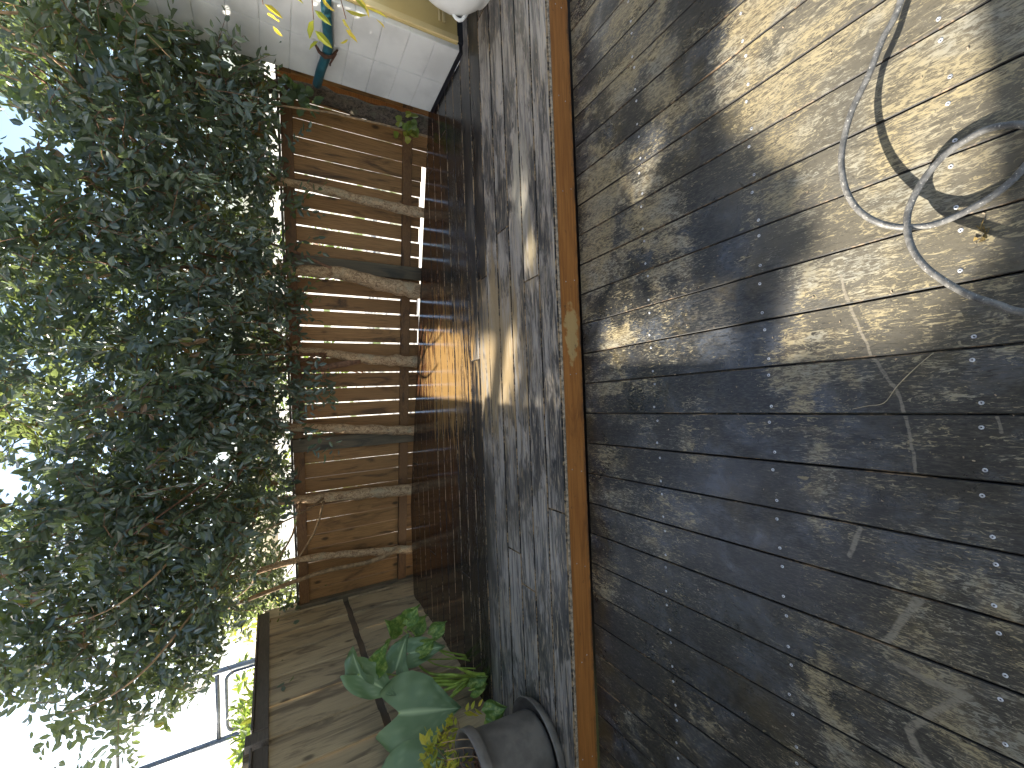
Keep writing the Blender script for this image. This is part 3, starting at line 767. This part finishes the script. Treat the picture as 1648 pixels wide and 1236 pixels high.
NL = 11
base = np.clip(RNG.normal(.38, .17, len(C)) + .22*np.clip((C[:, 2]-2.2), 0, 1), 0, .9)
base[RNG.random(len(C)) < .04] = .93
Lt = RNG.uniform(.18, .34, len(C))
P, D, N, Ll, W, R, TW = twigs(C, ax, NL, Lt, .079, .46, base)
tipz = (P + unit_rows(D)*Ll[:, None])[:, 2]
is_ex = np.repeat(np.arange(len(C)) >= main, NL)
left_lim = -.455 - .07*np.clip((2.4-P[:, 2])/.6, 0, 1) + RNG.normal(size=len(P))*.012
ok = ~open_top(P) & (is_ex | (P[:, 0]/P[:, 1] > left_lim)) & ~blocks(P, D, Ll) & (is_ex | (np.minimum(tipz, P[:, 2]) > crown_bot(P[:, 0]) - .05 + RNG.normal(size=len(P))*.025)) & ~((P[:, 0] > 2.30) & (P[:, 1] < 3.13) & (P[:, 1] > 2.4)) & (P[:, 2] > .9)
own = np.argmin(np.abs(P[:, 0][:, None] + .10*RNG.normal(size=len(P))[:, None]*0 - tx[None]), 1)
own_t = np.argmin(np.abs(C[:, 0][:, None]-tx[None]), 1)
for ti, root in enumerate(roots):
    m = ok & (own == ti)
    st = MB()
    for k in np.where(own_t == ti)[0][::2]:
        if ok[k*NL:(k+1)*NL].mean() < .5: continue
        st.tube([TW[k, 0], TW[k, 5], TW[k, 10]], [.0028, .0022, .0012], 3, cap=False)
    me = leaf_mesh('crown', P[m], D[m], N[m], Ll[m], W[m], R[m], [MAT['leaf'], MAT['twig']], st)
    link('crown', me, root)

# broad-leaved climber over the right end
cl = empty('climber', (2.3, 3.4, -.3), 'broad leaved climbing vine hanging over the trees in front of the white pillar', 'vine')
n = 340
C = np.stack([RNG.uniform(1.75, 3.0, n), RNG.uniform(2.55, 3.55, n), RNG.uniform(1.45, 3.1, n)], 1)
d_ = np.clip((C[:, 0]-1.75)/1.0, 0, 1)
C = C[(RNG.random(n) < .25+.75*d_) & (C[:, 2] > 1.95-.10*d_ - .55*(C[:, 1] > 3.12)) & ~((C[:, 0] > 2.25) & (C[:, 1] < 3.14) & (C[:, 2] < 1.72))]
a = rdir(len(C)); a[:, 2] -= .5; a[:, 1] -= .3; a /= np.linalg.norm(a, axis=1, keepdims=True)
P, D, N, Ll, W, R, TW = twigs(C, a, 7, RNG.uniform(.2, .4, len(C)), .115, .52, np.clip(RNG.normal(.4, .2, len(C)), 0, 1))
D[:, 2] -= .5
ok = ~open_top(P) & ~blocks(P, D, Ll) & ~((P[:, 0] > 2.29) & (P[:, 1] > 2.4) & (P[:, 1] < 3.12))
st = MB()
for k in range(len(C)): st.tube(TW[k, ::3], [.004, .003, .002], 4, cap=False)
for (pts) in ([(2.25, 3.3, -.3), (2.22, 3.28, .8), (2.05, 3.2, 1.6), (1.9, 3.0, 2.3), (1.95, 2.9, 2.9)], [(1.7, 3.1, 2.1), (1.9, 3.0, 2.25), (2.05, 2.95, 2.6), (2.2, 2.9, 2.9)], [(2.15, 2.95, 2.2), (2.0, 2.9, 2.5), (2.1, 2.85, 2.9)]):
    st.tube(smooth_path(pts, 12), np.linspace(.009, .004, 12), 5, cap=False)
link('foliage', leaf_mesh('foliage', P[ok], D[ok], N[ok], Ll[ok], W[ok], R[ok], [MAT['leaf_big'], MAT['vine']], st), cl)

# small ivy at the foot and top of the mossy trunk
iv = empty('ivy_plant', (2.3, 3.32, 0), 'small green ivy at the foot of the mossy trunk', 'ivy')
n = 26; Cq = np.stack([RNG.normal(2.25, .05, n), RNG.normal(3.27, .03, n), RNG.normal(.30, .06, n)], 1)
m = leaf_mesh('foliage', Cq, RNG.normal(size=(n, 3))*.5+v3(0, -.4, -.5), RNG.normal(size=(n, 3))*.4+v3(0, -1, .5), np.full(n, .06), np.full(n, .058), np.clip(RNG.normal(.75, .1, n), 0, .93), [MAT['leaf_gard'], MAT['vine']])
link('foliage', m, iv)
iv2 = empty('ivy_strand', (2.45, 3.45, 1.1), 'ivy strand trailing down the fence top beside the white pillar', 'ivy')
n = 44; tt = RNG.random(n); Cq = np.stack([2.42-.14*tt+RNG.normal(size=n)*.035, 3.40-.03*tt+RNG.normal(size=n)*.02, 1.22-.26*tt+RNG.normal(size=n)*.03], 1)
m = leaf_mesh('foliage', Cq, RNG.normal(size=(n, 3))*.5+v3(-.3, -.3, -.7), RNG.normal(size=(n, 3))*.4+v3(0, -1, .4), RNG.uniform(.05, .085, n), RNG.uniform(.05, .075, n), np.clip(RNG.normal(.4, .15, n), 0, .9), [MAT['leaf_big'], MAT['vine']])
link('foliage', m, iv2)

# tall tree in the next garden, left of the deck: its leaves shade both decks
sh = empty('shade_tree', (-7.9, 5.0, -.36), 'tall spreading tree in the next garden beyond the left fence', 'tree')
mb = MB(); q = smooth_path([(-7.9, 5.0, -.4), (-7.85, 5.0, 1.5), (-7.6, 4.9, 3.2), (-7.2, 4.8, 4.6), (-6.9, 4.7, 6.0)], 16); mb.tube(q, np.linspace(.17, .05, 16), 12, rough=.06)
mb.build('trunk', MAT['bark2'], sh)
mb = MB()
for k in range(12):
    s = q[int(RNG.integers(8, 15))]; e = v3(RNG.uniform(-6.8, -4.2), RNG.uniform(1.8, 6.5), RNG.uniform(3.9, 5.4)); q8 = smooth_path([s, (s+e)/2+v3(0, 0, .15), e], 8)
    if lets_sun(q8, False).any(): continue
    mb.tube(q8, np.linspace(.05, .012, 8), 6)
mb.build('branch', MAT['bark2'], sh)
n = 5200
G_ = np.stack([RNG.uniform(-.1, 2.9, n), RNG.uniform(.12, 3.75, n), np.zeros(n)], 1)
hgt = RNG.uniform(3.5, 5.3, n)
C = np.stack([G_[:, 0]-SUN_A*hgt, G_[:, 1]+SUN_B*hgt, hgt], 1)
C = C[C[:, 2] > 1.55+.43*np.hypot(C[:, 0], C[:, 1])]
a = rdir(len(C))
P, D, N, Ll, W, R, TW = twigs(C, a, 7, RNG.uniform(.2, .35, len(C)), .13, .55, np.clip(RNG.normal(.4, .2, len(C)), 0, 1))
k0 = P[:, 2]; gx, gy = P[:, 0]+SUN_A*k0, P[:, 1]-SUN_B*k0
ok = ~blocks(P, D, Ll) & (P[:, 2] > 1.5+.41*np.hypot(P[:, 0], P[:, 1])) & (gy > .2)
link('crown', leaf_mesh('crown', P[ok], D[ok], N[ok], Ll[ok], W[ok], R[ok], [MAT['leaf_big'], MAT['twig']]), sh)

# ------------------------------------------------------------------ verandah roof over the lower deck
vr = empty('verandah_roof', (0, 0, 2.6), 'low verandah roof over the lower deck', 'roof')
mb = MB(); mb.box((0, 0.08, 2.72), (4.4, 0, 0), (0, 1.50, 0), (0, 0, .02)); mb.build('roof_sheet', MAT['ceramic'], vr)
mb = MB(); mb.box((0, 1.50, 2.63), (4.35, 0, 0), (0, .022, 0), (0, 0, .068), 0, .003); mb.build('beam', MAT['white'], vr)
for x in (-4.2, 4.2):
    mb = MB(); mb.box((x, 1.50, 1.1), (.045, 0, 0), (0, .045, 0), (0, 0, 1.46), 0, .003); mb.build('post', MAT['white'], vr)

# ------------------------------------------------------------------ chain-link fence beyond
cf = empty('chain_link_fence', (-1, 7, -.36), 'tall galvanised chain link fence with a round cornered gate beyond the paling fence', 'fence')
CY = 7.0
for x in (-6.7, -4.29, -3.40, -1.0, 1.4, 3.8):
    mb = MB(); mb.tube([(x, CY, -.36), (x, CY, 3.08)], .036 if x > -4.5 and x < -3.3 else .03, 10); mb.build('post', MAT['steel'], cf)
for z, xa, xb in ((3.05, -6.7, -4.325), (3.05, -4.255, -3.435), (3.05, -3.365, 3.8), (2.045, -4.255, -3.435)):
    mb = MB(); mb.tube([(xa, CY, z), (xb, CY, z)], .026, 10); mb.build('rail', MAT['steel'], cf)
gate = MB(); g0, g1, gt, gb = -4.22, -3.47, 1.95, -.25
corner = lambda cx, cz, a0: [(cx+.09*math.cos(math.radians(a0+t)), CY+.01, cz+.09*math.sin(math.radians(a0+t))) for t in range(0, 91, 15)]
loop = corner(g1-.09, gt-.09, 0)+corner(g0+.09, gt-.09, 90)+corner(g0+.09, gb+.09, 180)+corner(g1-.09, gb+.09, 270); loop.append(loop[0])
gate.tube(loop, .022, 8); gate.build('gate_frame', MAT['steel'], cf)
def wire_mesh(xa, xb, za, zb, yy, cell=.055, r=.0017):
    mb = MB(); nx = int((xb-xa)/cell)
    for i in range(nx):
        pts = []; z = za; s = i % 2; j = 0
        while z < zb:
            pts.append((xa+(i+((j+s) % 2)*.98+.01)*cell, yy, z)); z += cell*.9; j += 1
        mb.tube(pts, r, 3, cap=False, smooth=False)
    o = mb.build('wire_mesh', MAT['steel'], cf); o['kind'] = 'stuff'
wire_mesh(-6.7, -4.3, -.3, 3.04, CY-.035); wire_mesh(-4.28, -3.42, 2.06, 3.04, CY-.035); wire_mesh(-4.22, -3.47, -.25, 1.95, CY-.015); wire_mesh(-3.39, 3.8, -.3, 3.04, CY-.035)

# ------------------------------------------------------------------ sunlit planting beyond the fences
def shrub(x, y, w_, h_, n, label, mat, ll=.12, lw=.4, name='garden_shrub', z0=-.36, group=None, grassy=False):
    o = empty(name, (x, y, z0), label, 'shrub', group)
    nt_ = max(4, n//8)
    c = np.stack([RNG.normal(x, w_*.4, nt_), RNG.normal(y, w_*.4, nt_), z0+h_*RNG.uniform(.15, .9, nt_)], 1)
    a_ = rdir(nt_); a_[:, 2] = np.abs(a_[:, 2])+.4; a_ /= np.linalg.norm(a_, axis=1, keepdims=True)
    P, D, N, Ll, W, R, TW = twigs(c, a_, 8, np.full(nt_, .22), ll, lw, np.clip(RNG.normal(.45, .25, nt_), 0, 1))
    st = MB()
    for k in range(0, nt_, 3): st.tube([(x+RNG.normal()*.05, y+RNG.normal()*.05, z0), (c[k]*.6+np.array([x, y, z0])*.4), c[k]], [.01, .008, .004], 4, cap=False)
    link('foliage', leaf_mesh('foliage', P, D, N, Ll, W, R, [MAT[mat], MAT['twig']], st), o)
shrub(-3.45, 5.3, .42, 2.25, 620, 'bright green broad leaved shrub behind the left fence capping', 'leaf_gard', .16, .42)
shrub(-3.95, 6.3, .55, 2.35, 820, 'green arching shrub in front of the chain link gate', 'leaf_gard', .22, .16)
shrub(-3.4, 7.9, .7, 2.55, 620, 'yellow flowering shrub behind the chain link gate', 'leaf_yel', .12, .4)
shrub(-5.0, 9.0, .9, 2.6, 720, 'pale green bush well behind the chain link gate', 'leaf_gard', .2, .3)
shrub(.6, 8.6, .8, 2.1, 560, 'sunlit yellow green bush behind the middle of the back fence', 'leaf_gard', .15, .4)
shrub(2.6, 7.8, .7, 2.2, 560, 'sunlit bush behind the right end of the back fence', 'leaf_gard', .14, .4)
shrub(-1.2, 8.3, .7, 2.0, 460, 'sunlit low bush behind the left part of the back fence', 'leaf_gard', .14, .4)

# ------------------------------------------------------------------ philodendron and pothos by the left fence
def heart_leaf(name, base, tip, nrm, width, parent, mat, lobe=.32, curl=.12, vein=True, wav=.02):
    base, tip = np.array(base, float), np.array(tip, float); d = tip-base; L = np.linalg.norm(d); d = d/L
    s = unit(np.cross(nrm, d)); nn = np.cross(d, s)
    nu, nv = 15, 9; V = []; VE = []; F = []
    for i in range(nu):
        u = i/(nu-1)
        half = width*.5*(math.sin(math.pi*min(1, (u*.93+.07))**.62))**.9*(1.0 if u < .35 else (1-((u-.35)/.65)**1.6*.55))
        if i == nu-1: half = 0.0
        for j in range(-nv, nv+1):
            v = j/nv
            back = lobe*L*(abs(v)**1.2)*max(0, 1-u*2.0)*(1-.45*abs(v)**5)          # lobes reach behind the notch
            al = u*L - back
            z = curl*width*(abs(v)**1.4)*(1-u*.5)*.9 - .10*L*u*u + wav*math.sin(7*u+5*v+L*40)*abs(v)
            vq = math.sin((u*L*26 - abs(v)*2.2)*math.pi)
            ve = max(0.0, 1-abs(v)*9) if abs(v) < .12 else max(0, vq-.86)*2.2*(1-.4*abs(v))
            z += .009*vq*abs(v)*(L/.35)
            V.append(base+d*al+s*half*v+nn*z); VE.append(min(1, ve) if vein else 0)
    w_ = 2*nv+1
    for i in range(nu-1):
        for j in range(w_-1): F.append((i*w_+j, i*w_+j+1, (i+1)*w_+j+1, (i+1)*w_+j))
    mb = MB(); mb.add(V, F, 0, True); me = mb.mesh(name, mat)
    at = me.attributes.new('vein', 'FLOAT', 'POINT'); at.data.foreach_set('value', np.array(VE, np.float32))
    return link(name, me, parent)
ph = empty('philodendron', (-1.93, 2.72, -.1), 'large leaved blue green philodendron growing by the left fence', 'plant')
TOC = unit(v3(0, 0, CAM_H) - v3(-1.75, 2.7, .6))
big = [  # base, tip, normal, width
    ((-1.80, 2.58, .72), (-1.86, 2.50, .36), TOC+v3(.25, 0, .1), .40),
    ((-1.60, 2.72, .90), (-1.40, 2.66, .97), TOC+v3(-.3, .2, .5), .20),
    ((-1.58, 2.72, .92), (-1.72, 2.62, .72), TOC+v3(.5, .1, .3), .19),
    ((-1.65, 2.75, .69), (-1.44, 2.72, .63), TOC+v3(.2, 0, .8), .20),
    ((-1.63, 2.84, .58), (-1.60, 2.74, .37), TOC+v3(.4, 0, .4), .18),
    ((-2.0, 2.36, .78), (-1.93, 2.30, .50), TOC+v3(.3, 0, .1), .30),
]
pet = []
for b_, t_, n_, w_ in big:
    heart_leaf('leaf', b_, t_, n_, w_, ph, MAT['phil'], lobe=.5)
    c0 = v3(-1.90+random.uniform(-.03, .03), 2.70+random.uniform(-.04, .04), .12)
    b0 = np.array(b_); mid = (c0+b0)/2 + v3(-.02, .05, .12)
    mb = MB(); mb.tube(smooth_path([c0, c0*.55+mid*.45+v3(.02, 0, .03), mid, b0], 12), np.linspace(.014, .005, 12), 7); mb.build('petiole', MAT['petiole'], ph)
for k in range(4):
    mb = MB(); c0 = v3(-1.9+.02*k, 2.72-.03*k, .08); mb.tube(smooth_path([c0, c0+v3(.05, -.01, .12), c0+v3(.02+.05*k, -.04, .27)], 9), [.020, .022, .02, .018, .016, .013, .010, .007, .003], 7); mb.build('petiole', MAT['petiole'], ph)
po = empty('pothos', (-1.8, 2.95, -.05), 'mottled yellow green pothos scrambling beside the philodendron', 'plant')
for b_, t_, n_, w_ in [((-1.53, 2.98, .58), (-1.43, 2.95, .70), TOC+v3(.2, 0, .7), .15), ((-1.50, 2.96, .56), (-1.38, 2.94, .47), TOC+v3(.1, 0, .6), .13), ((-1.58, 2.98, .50), (-1.47, 2.95, .42), TOC+v3(0, 0, .9), .14),
                       ((-1.60, 2.90, .40), (-1.52, 2.88, .30), TOC+v3(.3, 0, .5), .12), ((-1.60, 2.72, .82), (-1.42, 2.70, .74), TOC+v3(0, 0, .9), .13), ((-1.86, 2.62, .24), (-1.78, 2.55, .15), TOC+v3(0, 0, .4), .12),
                       ((-1.63, 2.80, .52), (-1.55, 2.78, .42), TOC+v3(.5, 0, .2), .11), ((-1.80, 2.28, .30), (-1.76, 2.22, .19), TOC+v3(.2, 0, .2), .13), ((-1.66, 2.95, .64), (-1.60, 2.93, .55), TOC+v3(-.2, 0, .4), .11)]:
    heart_leaf('leaf', b_, t_, n_, w_, po, MAT['poth'], lobe=.18, vein=False)
    mb = MB(); c0 = v3(-1.86, b_[1]-.02, .12); mb.tube(smooth_path([c0, (c0+np.array(b_))/2+v3(0, 0, .08), b_], 8), np.linspace(.006, .003, 8), 5); mb.build('stem', MAT['petiole'], po)

# ------------------------------------------------------------------ pot and its plant
PC = (-1.80, 1.93)
pt = empty('plastic_pot', (PC[0], PC[1], T), 'dark grey plastic pot on its saucer at the left end of the raised deck', 'pot')
mb = MB(); mb.lathe([(.165, .035), (.172, .05), (.186, .30), (.190, .352), (.205, .354), (.212, .362), (.214, .402), (.207, .410), (.196, .404), (.186, .36), (.182, .31), (.0, .30)], (PC[0], PC[1], T), 48); mb.build('pot_body', MAT['plastic'], pt)
mb = MB(); mb.lathe([(.0, .001), (.200, .001), (.214, .012), (.232, .052), (.228, .055), (.208, .020), (.19, .012), (0, .010)], (PC[0], PC[1], T), 48); mb.build('saucer', MAT['plastic'], pt)
mb = MB(); mb.lathe([(.181, .316), (.12, .325), (.06, .318), (0, .322)], (PC[0], PC[1], T), 24); mb.build('soil', MAT['soil'], pt)
mb = MB()
for k in range(170):
    a, r_ = random.uniform(0, 6.28), .17*math.sqrt(random.random()); c = v3(PC[0]+r_*math.cos(a), PC[1]+r_*math.sin(a), T+.326)
    e = unit(v3(random.uniform(-1, 1), random.uniform(-1, 1), random.uniform(-.2, .2))); mb.box(c, e*random.uniform(.006, .018), unit(np.cross(e, UP))*.004, UP*.0025)
o = mb.build('mulch', MAT['twig'], pt); o['kind'] = 'stuff'
pp = empty('potted_plant', (PC[0]-.05, PC[1], T+.32), 'sparse twiggy plant with yellow green leaves in the plastic pot', 'plant')
st = MB(); cs = []; axs = []
for (x, y, z) in [(-1.78, 2.2, .67), (-1.86, 2.15, .66), (-1.76, 2.25, .56), (-1.70, 2.2, .50), (-1.84, 2.05, .60), (-1.90, 2.1, .72), (-1.82, 2.22, .60), (-1.93, 2.0, .68), (-1.75, 2.18, .64), (-1.95, 2.15, .64), (-1.88, 2.2, .70), (-1.80, 2.12, .55)]:
    s = v3(PC[0]-.03+random.uniform(-.08, .05), PC[1]+random.uniform(-.06, .1), T+.32); e = v3(x, y, z)
    st.tube(smooth_path([s, (s+e)/2+v3(random.uniform(-.05, .05), random.uniform(-.05, .05), .03), e], 7), np.linspace(.003, .0015, 7), 4, cap=False)
    for _ in range(3): cs.append(e+RNG.normal(size=3)*.025); axs.append(unit(RNG.normal(size=3)*.6+v3(.1, -.1, .5)))
cs, axs = np.array(cs), np.array(axs)
P, D, N, Ll, W, R, TW = twigs(cs, axs, 6, np.full(len(cs), .07), .062, .40, np.clip(RNG.normal(.45, .25, len(cs)), 0, 1))
link('foliage', leaf_mesh('foliage', P, D, N, Ll, W, R, [MAT['leaf_yel'], MAT['twig']], st), pp)
for k in range(3):
    mb = MB(); s = v3(PC[0]+.08+.02*k, PC[1]-.05+.03*k, T+.32); mb.tube(smooth_path([s, s+v3(.03, .06, .07), s+v3(.02, .12, .18)], 9), .0025, 5); mb.build('bare_stem', MAT['vine'], pp)

# ------------------------------------------------------------------ white bowl shaped pot on the right
wp = empty('white_pot', (2.60, 2.04, T), 'rounded white glazed pot at the right edge by the ochre wall', 'pot')
mb = MB(); mb.lathe([(.0, .0), (.235, .0), (.262, .012), (.262, .03), (.285, .05), (.325, .11), (.338, .18), (.330, .26), (.300, .36), (.268, .46), (.262, .50), (.285, .54), (.290, .555), (.275, .556), (.25, .50), (.28, .36), (.30, .2), (0, .15)], (2.60, 2.04, T), 56); mb.build('pot_body', MAT['ceramic'], wp)
mb = MB(); mb.tube(smooth_path([(2.335, 2.20, T+.10), (2.30, 2.225, T+.13), (2.315, 2.23, T+.17), (2.35, 2.215, T+.18)], 8), .011, 7); mb.build('lug', MAT['ceramic'], wp)
mb = MB(); mb.lathe([(0, .50), (.262, .49)], (2.60, 2.04, T), 24); mb.build('soil', MAT['soil'], wp)

# ------------------------------------------------------------------ shrub leaning in from the right
os_ = empty('leaning_shrub', (2.2, 1.25, 0), 'yellow green leafy branches leaning in before the white pillar', 'shrub')
st = MB(); cs = []; axs = []
st.tube(smooth_path([(2.25, 1.22, 0), (2.22, 1.25, .7), (2.1, 1.35, 1.3), (2.0, 1.4, 1.8)], 10), np.linspace(.022, .010, 10), 6)
for tgt in [(1.40, 1.6, 1.31), (1.43, 1.62, 1.15), (1.46, 1.6, 1.04), (1.55, 1.58, 1.01), (1.50, 1.55, 1.25), (1.62, 1.5, 1.5), (1.7, 1.3, 1.2), (1.8, 1.6, 1.7), (2.3, 1.5, 1.6), (2.4, 1.0, 1.4)]:
    e = np.array(tgt); s = v3(2.12, 1.33, 1.15+random.uniform(-.1, .3)); st.tube(smooth_path([s, (s+e)/2+v3(0, 0, .06), e], 8), np.linspace(.004, .0015, 8), 4, cap=False)
    for k in range(3): cs.append(s+(e-s)*(.62+.17*k)); axs.append(unit(e-s+RNG.normal(size=3)*.15))
cs, axs = np.array(cs), np.array(axs)
P, D, N, Ll, W, R, TW = twigs(cs, axs, 4, np.full(len(cs), .09), .085, .30, np.clip(RNG.normal(.55, .25, len(cs)), 0, 1)); D[:, 2] -= .6
link('foliage', leaf_mesh('foliage', P, D, N, Ll, W, R, [MAT['leaf_yel'], MAT['twig']], st), os_)

# ------------------------------------------------------------------ hose
s1 = [(.899, .356), (.834, .395), (.765, .428), (.696, .469), (.62, .493), (.56, .499), (.493, .491), (.434, .467), (.388, .428), (.362, .385), (.35, .34), (.354, .297), (.371, .249), (.39, .219), (.412, .198)]
t1 = [.050, .062, .075, .085, .092, .095, .093, .085, .072, .055, .038, .022, .012, .0085, .0085]
s2 = [(.495, .193), (.507, .212), (.516, .247), (.503, .296), (.474, .332), (.433, .361), (.384, .379), (.321, .378), (.265, .359), (.217, .327), (.175, .289), (.147, .252), (.123, .217)]
t2 = [.012, .014, .016, .020, .028, .040, .052, .064, .074, .082, .086, .088, .088]
def lift(g, t): k = 1-t/CAM_H; return (g[0]*k, g[1]*k, t)
pts = [(2.2, -.3, .0075), (1.9, .02, .0075), (1.5, .20, .012), (1.1, .285, .03)] + [lift(a, b) for a, b in zip(s1, t1)]
pts += [(.440, .172, .0085), (.470, .170, .009)] + [lift(a, b) for a, b in zip(s2, t2)] + [(.09, .12, .075), (.08, .0, .05), (.12, -.15, .02), (.3, -.3, .0075), (.7, -.4, .0075)]
mb = MB(); mb.tube(smooth_path(pts, 260), .0070, 12)
tag(mb.build('hose', MAT['hose']), 'scuffed grey hose looped on the sunny lower deck', 'hose')

# ------------------------------------------------------------------ small litter
mb = MB(); mb.tube(smooth_path([(-.07, .518, .002), (-.062, .484, .003), (-.055, .451, .0025), (-.014, .422, .004), (.028, .385, .003), (.058, .354, .002)], 24), np.linspace(.0009, .0012, 24), 5)
tag(mb.build('dry_straw', plain('pale straw', (.34, .28, .18), .7, .2, 60)), 'thin pale dry straw lying across two deck boards', 'straw')
mb = MB()
for k in range(9):
    a = RNG.normal(size=3)*v3(.007, .004, 0)+v3(.302, .261, .003); b = a+RNG.normal(size=3)*v3(.008, .006, .003); c = a+RNG.normal(size=3)*v3(.008, .006, .004); b[2] = abs(b[2])+.002; c[2] = abs(c[2])+.002
    mb.add([a, b, c], [(0, 1, 2)])
    mb.tube([a, b, c], .0009, 4)
tag(mb.build('dry_leaf', plain('crumpled brown leaf', (.16, .11, .035), .8, .4, 90)), 'small crumpled brown leaf near the hose loop', 'dead leaf')
n = 900
xx = RNG.uniform(-1.9, 2.2, n); yy = np.array([deck_edge_y(x) for x in xx]) + np.abs(RNG.normal(size=n))*.07
Pq = np.stack([xx, yy, np.full(n, -.02)+RNG.uniform(-.06, .02, n)], 1); Dq = RNG.normal(size=(n, 3))*v3(1, 1, .25); Nq = RNG.normal(size=(n, 3))*.4+v3(0, 0, 1)
MAT['litter'] = mat_leaf('dead leaf litter', [(0., (.025, .016, .010)), (.6, (.06, .035, .02)), (1., (.16, .07, .03))], .8, .1, (.2, .1, .03), .2)
tag(link('leaf_litter', leaf_mesh('leaf_litter', Pq, Dq, Nq, RNG.uniform(.03, .06, n), RNG.uniform(.015, .03, n), RNG.random(n), [MAT['litter']])), kind='stuff')
mb = MB()
for i in range(40):
    x0, x1 = -2.0+4.4*i/40, -2.0+4.4*(i+1)/40
    mb.add([(x0, deck_edge_y(x0)-.1, -.07), (x1, deck_edge_y(x1)-.1, -.07), (x1, fence_y(x1)-.03-.02, -.07), (x0, fence_y(x0)-.03-.02, -.07)], [(0, 1, 2, 3)])
tag(mb.build('soil_bed', MAT['soil']), kind='structure')
# bits of pale dirt flicked over the boards
mb = MB()
for k in range(260):
    x, y_ = random.uniform(-1.7, 1.9), random.uniform(.15, 1.5); e = unit(v3(random.uniform(-1, 1), random.uniform(-1, 1), 0)); l = random.uniform(.0008, .0028)
    mb.box((x, y_, .0012), e*l, np.cross(UP, e)*l*.5, UP*.0008)
tag(mb.build('grit', MAT['nosing']), kind='stuff')
